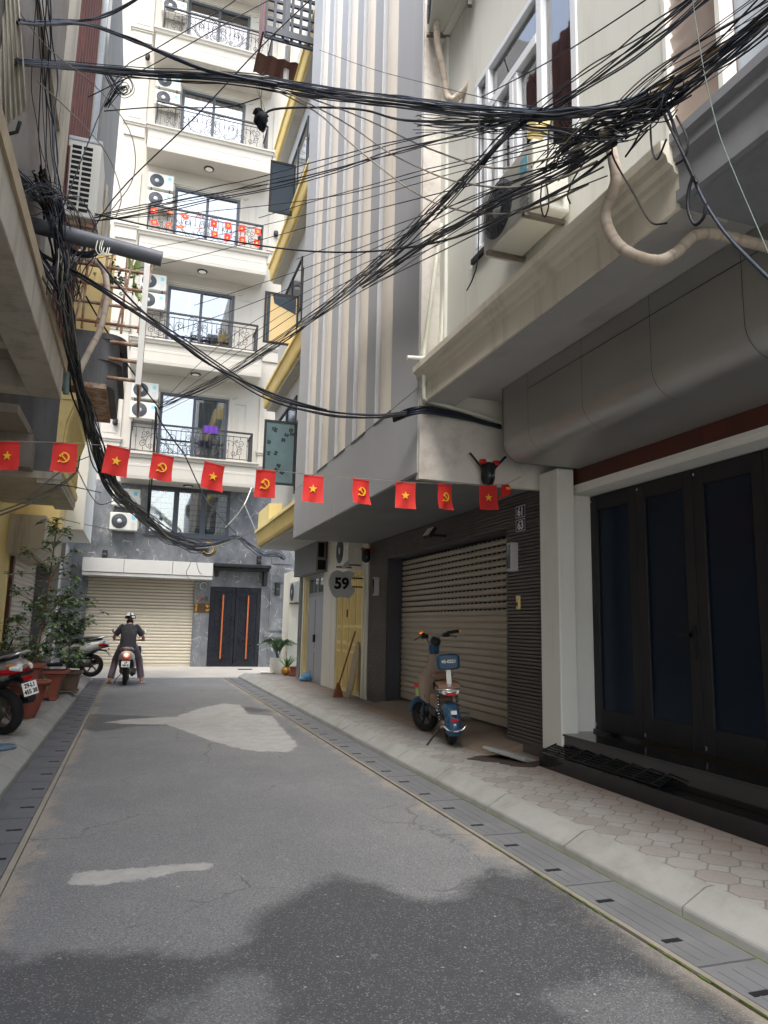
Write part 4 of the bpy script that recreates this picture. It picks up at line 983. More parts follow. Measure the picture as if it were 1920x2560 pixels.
o = ac((2.32, 4.28, 4.13), -PI / 2, 'large white air conditioner below the white window of the beige house'); o.scale = (.94, .94, .94)
q = oY(1078, 20, 5.8); ac((q.x, 5.8, q.z - .02), -PI / 2 - .3, 'air conditioner seen from below at the very top, beside the finned house')
ac((oY(726, 1600, 18.2).x, 18.1, oY(735, 1507, 18.2).z), -PI / 2, 'old air conditioner on the pale pier behind the grey drainpipe')
q = oX(885, 1378, 3.5); ac((3.45, 12.6, 2.42), -PI / 2, 'air conditioner tucked under the grey overhang above the yellow door')
# slotted unit on the old house, its grille turned to the camera
Yc = 9.2; a = oY(160, 535, Yc); b = oY(240, 352, Yc)
r = empty('air_conditioner', 'grey white air conditioner with slotted grille in front of the rusty shutter', 'air conditioner', ((a.x + b.x) / 2, Yc, a.z))
w2 = .165; h2 = b.z - a.z
MB().box(-w2 - .02, w2 + .06, 0, .75, 0, h2).build('body', 'ac_white', r, bevel=.02)
g = MB(); n = 13
for i in range(n):
    z = .07 + i * (h2 - .16) / n
    for s in (-1, 1): g.box(s * .066 - .055, s * .066 + .055, -.004, .01, z, z + (h2 - .16) / n * .62)
g.build('slotted_grille', 'hole_black', r)
MB().box(-w2 - .025, w2 + .065, -.01, .1, h2 - .05, h2 + .004).build('top_edge', 'ac_hub', r, bevel=.01)
for y in (.1, .6): MB().box(-w2 - .1, w2 + .06, y, y + .06, -.06, 0).build('bracket', 'rust_iron', r)
# ================================================================ small fittings
def spot(loc, label):
    r = empty('wall_lamp', label, 'lamp', loc, group='dark spot lamps on the white house')
    MB().lathe([(.0001, .1), (.07, .1), (.08, .06), (.08, -.05), (.06, -.09), (.0001, -.09)], 14).build('lamp_body', 'iron_black', r)
    MB().box(-.02, .02, .06, .14, -.02, .03).build('lamp_arm', 'iron_black', r)
spot(oY(288, 1055, 23.26), 'dark spot lamp on the left pilaster beside the first balcony')
spot(oY(690, 585, 23.26), 'dark spot lamp on the right pilaster beside the third balcony')
spot(oY(369, 143, 23.26), 'dark spot lamp on the left pilaster high up near the cables')
for n, (px, py, lb) in enumerate(((694, 1473, 'black up and down wall lamp on the marble pier right of the navy door'), (262, 1385, 'black box lamp above the left end of the white garage canopy'), (648, 1400, 'black box lamp on the marble near the navy door lintel'))):
    p = oY(px, py, 23.3); r = empty('wall_lamp', lb, 'lamp', p); MB().box(-.07, .07, -.06, .1, -.2 + .08 * (n > 0), .2 - .08 * (n > 0)).build('lamp_body', 'black', r, bevel=.01); MB().box(-.05, .05, -.065, -.06, -.03, .03).build('lens', 'window_glass_dark', r)
for px, py, lb in ((1282, 1393, 'slim rectangular wall lamp on the ribbed pier below the house numbers'), (941, 1466, 'slim rectangular wall lamp on the far ribbed pier beside the yellow door')):
    p = oX(px, py, RX - .05); r = empty('wall_lamp', lb, 'lamp', p)
    MB().box(-.05, .04, -.05, .05, -.15, .15).build('lamp_body', 'sign_grey', r, bevel=.008); MB().box(-.055, -.05, -.035, .035, -.12, .12).build('lens', 'window_glass_dark', r)
p = oX(1296, 1506, RX - .02); r = empty('switch_box', 'small cream switch box on the ribbed pier', 'switch', p); MB().box(-.015, .01, -.03, .03, -.07, .07).build('cover', 'yellow_pale', r, bevel=.006); MB().box(-.02, -.014, -.012, .012, -.04, .0).build('button', 'bronze_dark', r)
p = oX(1078, 1335, RX - .22); r = empty('flood_light', 'small black floodlight on the ribbed wall under the overhang', 'lamp', p)
M = Matrix.Rotation(.6, 4, 'Y'); MB().box(-.05, -.0, -.11, .11, -.075, .075, 0, M).build('housing', 'black', r, bevel=.008); MB().box(-.055, -.05, -.1, .1, -.062, .062, 0, M).build('lens', 'lamp_white', r); MB().box(0, .2, -.02, .02, -.03, .0).build('arm', 'black', r)
def cam_dome(loc, label, ants, sc=1):
    r = empty('security_camera', label, 'camera', loc)
    MB().lathe([(.0001, -.14 * sc), (.05 * sc, -.12 * sc), (.066 * sc, -.07 * sc), (.066 * sc, .06 * sc), (.05 * sc, .08 * sc), (.0001, .08 * sc)], 18).build('dome', 'plastic_black', r)
    MB().lathe([(.0001, .0), (.028 * sc, .0), (.03 * sc, -.02)], 14, Matrix.Translation((0, -.066 * sc, -.05 * sc)) @ Matrix.Rotation(PI / 2, 4, 'X')).build('lens', 'window_glass_dark', r)
    for s in ants: MB().tube([(s * .06, 0, 0), (s * .075, -.0, .04), (s * .19, 0, .16)], .011, 6).build('antenna', 'plastic_black', r)
    for s in (-1, 1): MB().box(s * .07 - .025, s * .07 + .025, -.06, 0, .06, .1).build('red_cap', 'red_plastic', r, bevel=.006)
    MB().box(-.03, .03, 0, .09, .05, .12).build('mount', 'lamp_white', r)
p = oY(1220, 1178, 6.06); cam_dome(p, 'black dome security camera with two antennas and red caps under the stained wall', (-1, 1))
p = oY(915, 1385, 11.7); cam_dome(p, 'black dome security camera with red cap under the far corner of the overhang', (), 1.1)
p = oY(880 + 140, 641 * 2 - 0, 6) ; 
# 59B fittings
p = oY(509, 1465, 23.37); o = MB().lathe([(.0001, -.03), (.1, -.03), (.115, 0), (.115, .03)], 22, Matrix.Rotation(-PI / 2, 4, 'X') @ Matrix.Scale(-1, 4, (0, 0, 1))).build('alarm_bell', 'lamp_white'); o.location = p; tag(o, 'round white alarm bell on the marble between garage and navy door', 'alarm bell')
p = oY(506, 1497, 23.385); s = empty('house_number', 'copper raised number 59B on grey marble beside the navy door', 'sign', p)
text(s, 'digits', '59', .17, frame((-.06, 0, 0), (1, 0, 0), (0, 0, 1)), 'copper', s, .012, .006); text(s, 'letter', 'B', .17, frame((.125, 0, 0), (1, 0, 0), (0, 0, 1)), 'bronze_dark', s, .012, .006)
p = oY(505, 1520, 23.38); s = empty('door_plaque', 'bronze plaque with worn gold marks under the number 59B', 'plaque', p); MB().box(-.24, .24, 0, .02, -.14, .14).build('plate', 'bronze_dark', s, bevel=.006)
g = MB()
for i in range(16): x = -.2 + .03 * random.random() if i < 10 else .12 + .08 * random.random(); z = -.11 + .22 * random.random(); g.ball((x, -.002, z), .022 + .02 * random.random(), 8, 0, (1, .2, 1))
g.build('gold_mark', 'gold', s)
o = MB().box(-.2, .2, -.12, .12, 0, .02).build('door_mat', 'black', bevel=.005); o.location = oZ(612, 1674, .012); tag(o, 'small dark door mat on the paving before the navy door', 'mat')
# number 59 sign: grey fruit shape with a bite, on two arms
Ys = 12.02; c = oY(857, 1457, Ys); s = empty('hanging_sign', 'grey fruit shaped sign with a bite and black number 59 outside the yellow door', 'sign', c)
def shape(P): return crom(P + [P[0]], 5)[:-1]
app = [(0, .185), (.09, .215), (.17, .2), (.215, .16), (.165, .09), (.15, .02), (.17, -.06), (.225, -.11), (.18, -.2), (.11, -.262), (.04, -.245), (-.03, -.245), (-.1, -.26), (-.18, -.2), (-.235, -.08), (-.245, .04), (-.2, .155), (-.11, .215)]
P2 = [(v.x, v.z) for v in shape([(a, 0, b) for a, b in app])]
MB().prism(P2, 'y', 0, .05).build('fruit_panel', 'sign_grey', s)
lf = [(v.x, v.z) for v in shape([(-.01, 0, .245), (.0, 0, .31), (.06, 0, .37), (.1, 0, .385), (.095, 0, .32), (.045, 0, .26)])]
MB().prism(lf, 'y', 0, .05).build('leaf_panel', 'sign_grey', s)
text(s, 'digits', '59', .26, frame((-.02, -.003, -.02), (1, 0, 0), (0, 0, 1)), 'hole_black', s, .004, .01)
for z in (.09, -.06): MB().box(.15, WX - c.x, .015, .035, z - .012, z + .012).build('arm', 'black', s)
# pipes
def pipe(name, label, cat, pts, r, m, n=10, group=None):
    o = MB().tube(crom(pts, 6) if len(pts) > 2 else pts, r, n).build(name, m); return tag(o, label, cat, group)
def straight(pts): return pts
def pp(name, label, pts, r, m):
    o = MB().tube(pts, r, 10).build(name, m); return tag(o, label, 'pipe')
Yp = 6.06
pp('drain_pipe', 'white plastic drain pipe in the corner beside the beige house, leaning', [oY(1146, 300, Yp), oY(1100, 880, Yp)], .021, 'pvc_white')
pp('drain_pipe', 'white plastic drain pipe running down past the ledge and along the soffit', [oY(1103, 560, 5.98), oY(1060, 878, 5.98), oY(1059, 996, 6.02), oY(1075, 1003, 6.04), oY(1255, 1055, 6.08)], .021, 'pvc_white')
pp('drain_pipe', 'short horizontal white pipe crossing at the ledge corner', [oY(1018, 894, 5.97), oY(1076, 897, 5.95)], .021, 'pvc_white')
pp('drain_pipe', 'grey drainpipe at the far end of the yellow house', [(3.6, 16.63, .13), (3.6, 16.63, 2.55)], .045, 'galv')
pp('drain_pipe', 'pair of pale pipes beside the yellow door, the near one', [(3.69, 11.98, .15), (3.69, 11.98, 2.4)], .018, 'pvc_white')
def hose(label, P, r, group=None, fn=oY):
    pts = crom([fn(*p) for p in P], 8); k = len(pts)
    o = MB().tube(pts, [r * (1 + .035 * math.sin(i * 1.9)) for i in range(k)], 12).build('insulated_hose', ['wrap_tape', 'tape_dark'])
    for i, f in enumerate(o.data.polygons): f.material_index = 1 if (i // 12) % 5 == 3 and i < (k - 1) * 12 else 0
    return tag(o, label, 'hose')
hose('thick taped hose hanging in a loop below the balcony beam of the beige house', [(1528, 372, 2.3), (1540, 440, 2.29), (1532, 480, 2.28), (1514, 535, 2.28), (1530, 590, 2.28), (1570, 630, 2.32), (1640, 652, 2.4), (1690, 632, 2.5), (1735, 590, 2.6), (1790, 586, 2.72), (1860, 602, 2.85), (1925, 618, 3.0)], .03, None, oX)
hose('taped hose curling down the upper wall of the beige house', [(1262, 22, 5.0), (1240, 35, 5.15), (1222, 85, 5.3), (1205, 140, 5.45), (1170, 215, 5.6), (1140, 246, 5.7)], .036)
hose('taped hose dropping from the topmost air conditioner along the corner', [(1092, 58, 5.9), (1094, 110, 5.9), (1108, 180, 5.9), (1118, 240, 5.9), (1140, 250, 5.75)], .034)
a = oY(-60, 525, 7.2); b = oY(405, 648, 7.2)
o = MB().tube([a, a.lerp(b, .5), b], .075, 18).build('plastic_pipe', 'pvc_grey'); tag(o, 'thick grey plastic pipe sticking out over the alley at left, open end', 'pipe')
hose('pale hose hanging in front of the curved planted balcony', [(172, 650, 9.6), (215, 645, 9.7), (255, 668, 9.8), (268, 720, 9.8), (262, 775, 9.8), (248, 830, 9.8), (222, 880, 9.8), (188, 950, 9.8)], .04)
pp('drain_pipe', 'green downpipe at the far corner of the old balcony', [oY(166, 930, 9.1), oY(165, 985, 9.1)], .035, 'cable_green')
# cloth, bag, board, broom
p = oY(527, 1067, 22.46); g = MB()
g.strip([(-.22 + .44 * i / 16, .012 * math.sin(i * 1.1)) for i in range(17)], 'z', -.2, .03, 0, True); o = g.build('cloth', 'purple_cloth'); o.location = p; tag(o, 'purple cloth hung over the first balcony railing', 'cloth')
g = MB(); g.ball((0, 0, .09), .13, 14, 0, (1.1, .9, .75)); g.ball((.08, .02, .17), .06, 10, 0, (1, .8, 1.2)); g.ball((-.1, -.02, .05), .08, 10, 0, (1.2, 1, .7))
o = g.build('plastic_bag', 'blue_bag'); o.location = oZ(768, 1703, .125)
for v in o.data.vertices: v.co += Vector((NZ.noise(v.co * 14), NZ.noise(v.co * 14 + Vector((3, 1, 2))), NZ.noise(v.co * 14 + Vector((7, 1, 2))))) * .035
tag(o, 'crumpled blue plastic bag on the pavement by the grey metal door', 'bag')
g = MB(); g.prism([(v.x, v.y) for v in shape([(-.13, 0, 0), (.1, 0, 0), (.19, .3, 0), (.17, .75, 0), (.05, .95, 0), (-.05, .8, 0), (-.12, .3, 0)])], 'z', 0, .025)
o = g.build('ironing_board', 'board_tan'); o.matrix_world = Matrix.Translation((3.56, 12.28, .13)) @ frame((0, 0, 0), (0, -1, 0), (.12, .1, 1)); tag(o, 'tan oval board leaning on the wall beside the yellow door', 'board')
r = empty('broom', 'brown broom leaning beside the tan board at the yellow door', 'broom', (3.38, 12.3, .13))
MB().tube([(0, 0, .2), (.2, -.25, 1.12)], .014, 8).build('broomstick', 'broom', r)
MB().loft([(.0, 0, .1, .03), (.1, 0, .07, .03), (.24, 0, .02, .02)], 12, 0, 2, Matrix.Rotation(PI / 2 - .15, 4, 'X') @ Matrix.Rotation(.1, 4, 'Y')).build('bristles', 'broom', r)
o = MB().lathe([(.0001, .03), (.12, .03), (.135, .015), (.13, 0), (.0001, 0)], 26).build('plastic_disc', 'blue_plastic'); o.location = oZ(2, 1872, .13); tag(o, 'blue grey round plastic disc lying at the left edge of the picture', 'disc')
r = empty('metal_grate', 'rusty black slatted metal grate lying on the lower black step', 'grate', (3.6, 5.15, .262))
g = MB()
for i in range(9): g.tube([(-.07 + .028 * i, .75, .0 + .012 * i), (-.07 + .028 * i + .03, -.75, .0 + .012 * i)], .008, 5)
for j in range(8): y = .72 - j * .205; g.tube([(-.09, y, .012), (.17, y, .11)], .006, 5)
g.build('slats', 'black', r)
# gate corner strap: white strut at the yellow eave
pp('strut', 'thin pale strut propping the lowest yellow eave', [oY(612, 1263, 17.3), oY(651, 1355, 17.05)], .014, 'galv')
pp('drain_pipe', 'white bent pipe end sticking out above the lowest yellow eave', [oY(690, 1283, 17.3), oY(668, 1284, 17.3), oY(663, 1290, 17.3), oY(663, 1300, 17.3)], .04, 'pvc_white')
pp('roof_post', 'white post below the terrace lattice of the yellow house', [oY(720, 118, 13.2), oY(714, 205, 13.2)], .06, 'lamp_white')
# ================================================================ plants
LEAF = ['leaf_mid', 'leaf_light', 'leaf_dark', 'leaf_grey']
def leaf(g, p, d, up, L, wd, m):
    d = d.normalized(); s = d.cross(up)
    s = s.normalized() if s.length > 1e-4 else Vector((1, 0, 0)); n = s.cross(d)
    a, b, c = p, p + d * L * .5 + n * L * .1, p + d * L - n * L * .06
    g.add([a, b + s * wd * .5 + n * wd * .12, c, b - s * wd * .5 + n * wd * .12, b], [(0, 1, 4), (1, 2, 4), (2, 3, 4), (3, 0, 4)], m, False)
def rv(k=1): return Vector((random.gauss(0, k), random.gauss(0, k), random.gauss(0, k)))
def cluster(g, p, n, L, wts, droop=.2):
    for i in range(n):
        a = random.random() * 2 * PI; d = Vector((math.cos(a), math.sin(a), random.uniform(-.35, .5) - droop)); leaf(g, p + rv(.012), d, Vector((0, 0, 1)), L * random.uniform(.7, 1.2), L * random.uniform(.45, .62), random.choices((0, 1, 2, 3), wts)[0])
def branchy(par, trunk, brs, L, wts, rad=.014):
    g = MB(); t = MB(); t.tube(crom(trunk, 5), [rad * (1.3 - .8 * i / ((len(trunk) - 1) * 5)) for i in range((len(trunk) - 1) * 5 + 1)], 7)
    for (p, n, sp) in brs:
        p = Vector(p); k = min(range(len(trunk)), key=lambda i: (Vector(trunk[i]) - p).length + (Vector(trunk[i]).z > p.z) * .3)
        t.tube(crom([trunk[k], Vector(trunk[k]).lerp(p, .5) + Vector((0, 0, .05)), p], 4), rad * .4, 5)
        for i in range(n):
            q = p + Vector((random.gauss(0, sp), random.gauss(0, sp), random.gauss(0, sp * .7)))
            t.tube([p.lerp(q, -.1), q], .003, 3, caps=False); cluster(g, q, random.randint(6, 11), L, wts)
    t.build('stem', 'bark', par); g.build('foliage', LEAF, par)
def rect_pot(par, w1, d1, h, m, top=1.18, feet=.04):
    g = MB()
    def ring(s, z): return [(-w1 / 2 * s, -d1 / 2 * s, z), (w1 / 2 * s, -d1 / 2 * s, z), (w1 / 2 * s, d1 / 2 * s, z), (-w1 / 2 * s, d1 / 2 * s, z)]
    prof = [(.8, feet), (.86, h * .35), (1.0, h * .8), (1.04, h - .05), (top, h - .045), (top, h), (top - .12, h), (top - .16, h - .06)]
    vs = [v for s, z in prof for v in ring(s, z)]; k = len(prof)
    g.add(vs, [(i * 4 + j, i * 4 + (j + 1) % 4, (i + 1) * 4 + (j + 1) % 4, (i + 1) * 4 + j) for i in range(k - 1) for j in range(4)]); g.add(ring(.8, feet), [(0, 1, 2, 3)])
    for sx in (-1, 1):
        for sy in (-1, 1): g.box(sx * w1 * .36 - .05, sx * w1 * .36 + .05, sy * d1 * .34 - .05, sy * d1 * .34 + .05, 0, feet + .01)
    g.build('pot', m, par, bevel=.006); MB().add(ring(top - .14, h - .05), [(0, 1, 2, 3)]).build('soil', 'soil', par)
def round_pot(par, prof, m, hs):
    MB().lathe(prof, 24).build('pot', m, par); r = [p[0] for p in prof if p[1] >= hs][0]
    MB().lathe([(.0001, hs + .01), (r * .97, hs)], 20).build('soil', 'soil', par)
r = empty('potted_tree', 'tall thin tree in a wide red brown rectangular pot on the left pavement', 'potted plant', (-1.38, 12.45, .13))
rect_pot(r, .78, .5, .44, 'terracotta')
random.seed(11)
tr = [(-.02, 0, .4), (.0, .0, .8), (.03, .02, 1.3), (.06, .02, 1.8), (.08, 0, 2.3), (.1, 0, 2.72)]
brs = [((-.05, -.1, 1.35), 10, .13), ((.2, 0, 1.3), 12, .14), ((-.3, 0, 1.12), 9, .12), ((.28, -.1, 1.05), 10, .13), ((-.15, .1, .85), 7, .12), ((.3, 0, .82), 10, .12), ((.05, -.1, .7), 8, .12), ((-.42, 0, .76), 6, .1), ((.4, 0, .68), 6, .08),
       ((-.1, 0, 1.55), 6, .12), ((.3, 0, 1.5), 6, .1), ((.25, 0, 2.0), 4, .1), ((-.05, 0, 2.05), 4, .1), ((.3, 0, 2.25), 3, .09), ((.0, 0, 2.4), 5, .09), ((.2, 0, 2.55), 4, .09), ((.08, 0, 2.72), 5, .09), ((-.35, 0, 1.9), 2, .08), ((.42, 0, 1.8), 3, .08), ((-.25, 0, 2.2), 2, .06), ((-.4, 0, 1.6), 2, .06)]
branchy(r, tr, brs, .13, (4, 4, 2, 6))
r = empty('potted_shrub', 'dense dark green shrub with one red flower in a square brown footed pot', 'potted plant', (-1.03, 13.55, .13))
rect_pot(r, .42, .42, .36, 'pot_brown')
tr = [(0, 0, .3), (.0, .05, .7), (-.02, .1, 1.2), (.0, .1, 1.6)]
brs = [((.0, .1, 1.5), 16, .15), ((.15, .1, 1.2), 18, .15), ((-.15, .1, 1.2), 18, .15), ((.1, 0, .95), 14, .14), ((-.1, .0, .95), 14, .13), ((.15, -.1, .62), 9, .1), ((-.2, .1, 1.6), 12, .12), ((.05, -.15, .5), 6, .09)]
branchy(r, tr, brs, .12, (5, 2, 4, 3))
g = MB()
for i in range(7): leaf(g, Vector((.16, -.2, .72)), rv() + Vector((0, 0, .6)), Vector((0, 0, 1)), .05, .04, 0)
g.build('flower', 'flower_red', r)
r = empty('potted_plant', 'round red terracotta bowl with flared rim beside the rear scooter wheel', 'pot', (-1.2, 10.15, .13))
round_pot(r, [(.1, 0), (.15, .12), (.2, .28), (.2, .38), (.26, .42), (.26, .45), (.215, .45), (.2, .4)], 'terracotta', .4)
r = empty('potted_plant', 'square terracotta pot full of dead leaves between scooter and tree pot', 'pot', (-1.34, 10.75, .13))
rect_pot(r, .4, .4, .62, 'terracotta', 1.22, .02); g = MB()
for i in range(40): leaf(g, Vector((random.uniform(-.18, .18), random.uniform(-.18, .18), .58)), rv() * .6 + Vector((0, 0, .1)), Vector((0, 0, 1)), .06, .03, 0)
for i in range(6): leaf(g, Vector((.2, -.05 + .03 * i, .5)), Vector((.3, random.gauss(0, .3), -.6)), Vector((0, 0, 1)), .28, .05, 1)
g.build('dead_leaves', ['soil', 'leaf_mid'], r)
def swords(par, n, L, wd, m, spread=.5, base=.05, z=0):
    g = MB()
    for i in range(n):
        a = 2 * PI * i / n + random.random(); d = Vector((math.cos(a) * spread * random.uniform(.3, 1), math.sin(a) * spread * random.uniform(.3, 1), 1)); p = Vector((math.cos(a) * base, math.sin(a) * base, z))
        s = d.cross(Vector((0, 0, 1))).normalized(); l2 = L * random.uniform(.7, 1.1); vs = []
        for k in range(6):
            t = k / 5; q = p + d * l2 * t + Vector((d.x, d.y, -.6)) * l2 * .35 * t * t; w3 = wd * (1 - t ** 2.2) * .5 + .002; vs += [q - s * w3, q + s * w3]
        g.add(vs, [(2 * k, 2 * k + 1, 2 * k + 3, 2 * k + 2) for k in range(5)], random.choice(m), True)
    return g
r = empty('potted_plant', 'agave like plant with long dark sword leaves at the left edge', 'potted plant', (-2.02, 13.0, .13))
round_pot(r, [(.16, 0), (.22, .3), (.24, .34), (.2, .34), (.19, .3)], 'pot_brown', .3); swords(r, 22, .75, .07, (0, 2, 2), .5, .08, .32).build('foliage', LEAF, r)
g = MB()
for i in range(26): cluster(g, Vector((.1 + random.gauss(0, .16), random.gauss(0, .1), 1.0 + random.gauss(0, .1))), 5, .08, (3, 1, 2, 5))
g.tube([(0, 0, .3), (.05, 0, .8), (.1, 0, 1.0)], .01, 5, 2); g.build('side_foliage', LEAF, r)
r = empty('potted_plant', 'low dark grassy plant behind the tree pot near the parked silver scooter', 'potted plant', (-1.62, 13.2, .13))
round_pot(r, [(.14, 0), (.18, .22), (.2, .25), (.17, .25), (.16, .22)], 'pot_brown', .22); swords(r, 30, .5, .03, (2, 2, 0), .8, .06, .24).build('foliage', LEAF, r)
# by the navy door
r = empty('potted_plant', 'glossy dark green plant with arching fronds in a round white pot by the navy door', 'potted plant', oZ(692, 1684, .13))
round_pot(r, [(.13, 0), (.17, .05), (.19, .2), (.19, .38), (.17, .39), (.165, .35)], 'pot_white', .35)
g = MB()
for i in range(16):
    a = random.random() * 2 * PI; sp = random.uniform(.3, 1.0); P = [Vector((0, 0, .35)), Vector((math.cos(a) * .14 * sp, math.sin(a) * .12 * sp, .62)), Vector((math.cos(a) * .36 * sp, math.sin(a) * .3 * sp, .86 - .1 * sp)), Vector((math.cos(a) * .58 * sp, math.sin(a) * .45 * sp, .95 - .3 * sp))]
    C2 = crom(P, 6); g.tube(C2, .007, 4, 2, caps=False)
    for k in range(4, len(C2)):
        d = (C2[k] - C2[k - 1]).normalized(); s = d.cross(Vector((0, 0, 1))).normalized()
        for q in (-1, 1): leaf(g, C2[k], d * .7 + s * q + Vector((0, 0, .25)), Vector((0, 0, 1)), .12, .05, random.choices((0, 1, 2), (3, 1, 5))[0])
g.build('foliage', LEAF, r)
r = empty('potted_plant', 'small spiky plant in a yellowish gourd pot right of the white pot', 'potted plant', oZ(716, 1688, .13)); round_pot(r, [(.06, 0), (.13, .06), (.14, .12), (.09, .2), (.08, .2), (.07, .18)], 'gold', .18); swords(r, 22, .34, .035, (0, 2, 1), 1.0, .03, .18).build('foliage', LEAF, r)
r = empty('potted_plant', 'small round brown clay pot on a saucer beside the grey drainpipe', 'pot', oZ(737, 1690, .13)); round_pot(r, [(.14, 0), (.15, .03), (.1, .035), (.13, .2), (.14, .22), (.11, .22), (.1, .19)], 'terracotta', .19)
o = MB().lathe([(.0001, .01), (.13, .012), (.17, .05), (.18, .05), (.14, 0), (.0001, 0)], 24).build('saucer', 'lamp_white'); o.location = oZ(668, 1684, .13); tag(o, 'white plant saucer left of the white pot', 'saucer')
# plants in the cage balcony
for k, (px, py, lb) in enumerate(((275, 690, 'leafy plant behind the rusty cage of the curved balcony'), (312, 700, 'bushy small leaved plant in the rusty cage'), (335, 670, 'single broad green leaf plant at the cage corner'))):
    p = oY(px, py + 30, 10.9 + .2 * k); r = empty('balcony_plant', lb, 'plant', p); g = MB()
    if k == 2:
        for i in range(4): leaf(g, Vector((0, 0, .0)), Vector((random.gauss(0, .25), 0, 1 - 1.6 * (i == 3))), Vector((0, 1, 0)), .42, .1, 1)
    else:
        for i in range(30 if k else 16): cluster(g, Vector((random.gauss(0, .12), random.gauss(0, .1), random.gauss(.2, .14))), 5, .06 if k else .1, (4, 2, 3, 0))
    g.tube([(0, 0, -.25), (0, 0, .3)], .01, 5, 0); g.build('foliage', LEAF, r)
# ================================================================ scooters
AXX = Matrix.Rotation(PI / 2, 4, 'Y')           # lathe axis Z -> X
def wheel(par, y, r, wd, name, rimm='engine_grey', x=0):
    M = Matrix.Translation((x, y, r)) @ AXX
    o = MB().lathe([(r * .66, -wd * .38), (r * .82, -wd * .5), (r * .95, -wd * .4), (r, -wd * .15), (r, wd * .15), (r * .95, wd * .4), (r * .82, wd * .5), (r * .66, wd * .38), (r * .66, -wd * .38)], 28, M).build(name, 'tyre', par)
    g = MB().lathe([(r * .67, -wd * .3), (r * .6, -wd * .32), (r * .57, -wd * .1), (r * .57, wd * .1), (r * .6, wd * .32), (r * .67, wd * .3)], 24, M).lathe([(.0001, -wd * .4), (r * .2, -wd * .4), (r * .2, wd * .4), (.0001, wd * .4)], 16, M)
    for k in range(5):
        a = 2 * PI * k / 5; g.tube([(x, y + r * .15 * math.cos(a), r + r * .15 * math.sin(a)), (x, y + r * .6 * math.cos(a + .15), r + r * .6 * math.sin(a + .15))], .016, 6)
    g.build('rim', rimm, o)
ZUP = Matrix.Rotation(PI / 2, 4, 'X')           # loft axis Y -> Z
def scooter(label, body, trim, seat, tail, plate, loc, rz, lean=0):
    r = empty('scooter', label, 'scooter', loc, rz); r.rotation_euler = (0, lean, rz)
    wheel(r, .64, .24, .09, 'front_wheel'); wheel(r, -.62, .245, .105, 'rear_wheel')
    MB().loft([(-.93, .73, .035, .02), (-.88, .725, .1, .07), (-.76, .69, .15, .11), (-.56, .63, .185, .15), (-.34, .57, .185, .18), (-.12, .5, .155, .2), (.02, .45, .11, .18)], 18, 0, 2.3).build('rear_body', body, r)
    MB().loft([(-.72, .575, .16, .035), (-.5, .47, .175, .05), (-.25, .38, .16, .06), (.0, .3, .14, .05)], 12).build('side_panel', trim, r)
    MB().loft([(-.80, .815, .06, .02), (-.74, .825, .125, .04), (-.5, .81, .15, .05), (-.24, .765, .16, .052), (-.02, .745, .14, .05), (.08, .72, .09, .03)], 16, 0, 2.6).build('seat', seat, r)
    g = MB()
    for s in (-1, 1): g.tube(crom([(s * .145, -.5, .78), (s * .14, -.76, .84), (s * .09, -.9, .87), (0, -.93, .875)], 5), .014, 8)
    g.build('grab_rail', 'chrome', r)
    MB().loft([(-.06, .27, .16, .05), (.2, .25, .17, .04), (.42, .29, .17, .05)], 12, 0, 4).build('floorboard', trim, r)
    MB().loft([(.24, -.44, .15, .05), (.4, -.47, .2, .06), (.62, -.46, .215, .06), (.82, -.42, .16, .07), (.95, -.38, .09, .07)], 16, 0, 2.6, ZUP).build('leg_shield', body, r)
    MB().loft([(.36, .5, .06, .03), (.5, .54, .075, .05), (.66, .52, .075, .045), (.84, .42, .06, .03)], 12).build('front_fender', body, r)
    g = MB()
    for s in (-1, 1): g.tube([(s * .065, .64, .24), (s * .06, .52, .6)], .018, 8)
    g.build('fork', 'engine_grey', r)
    hb = MB().loft([(.93, -.34, .1, .06), (1.0, -.33, .13, .075), (1.06, -.33, .1, .05)], 14, 0, 2.2, ZUP).build('handlebar_cover', body, r)
    g = MB().tube(crom([(-.34, .2, 1.03), (-.2, .29, 1.02), (0, .32, 1.0), (.2, .29, 1.02), (.34, .2, 1.03)], 5), .014, 8)
    g.build('handlebar', 'plastic_black', r)
    for s in (-1, 1):
        MB().tube([(s * .24, .26, 1.025), (s * .36, .19, 1.03)], .02, 10).build('grip', 'plastic_black', r)
        MB().tube([(s * .23, .34, 1.03), (s * .38, .3, 1.0)], .007, 6).build('brake_lever', 'plastic_black', r)
        MB().tube(crom([(s * .2, .29, 1.04), (s * .27, .3, 1.13), (s * .33, .27, 1.2)], 4), .006, 6).build('mirror_stem', 'plastic_black', r)
        m = MB().lathe([(.0001, .012), (.055, .008), (.058, 0), (.05, -.02), (.0001, -.03)], 18, Matrix.Translation((s * .36, .27, 1.24)) @ Matrix.Rotation(PI / 2, 4, 'X')).build('mirror', 'plastic_black', r)
        MB().lathe([(.0001, .014), (.05, .013)], 18, Matrix.Translation((s * .36, .27, 1.24)) @ Matrix.Rotation(PI / 2, 4, 'X')).build('mirror_glass', 'mirror', m)
    MB().lathe([(.0001, .02), (.07, .01), (.08, -.03)], 18, Matrix.Translation((0, .46, .93)) @ Matrix.Rotation(-PI / 2, 4, 'X')).build('headlight', 'clear_lens', r)
    MB().loft([(-.62, .3, .09, .1), (-.4, .32, .12, .12), (-.15, .34, .11, .11)], 12).build('engine', 'engine_grey', r)
    e = MB().tube(crom([(.1, -.1, .22), (.15, -.35, .2), (.17, -.55, .28)], 4), .022, 8); e.tube([(.175, -.5, .27), (.18, -.82, .36)], [.055, .062], 14)
    e.build('exhaust', 'plastic_black', r); MB().box(.225, .245, -.74, -.55, .27, .36).build('heat_shield', 'chrome', r, bevel=.006)
    sp = MB()
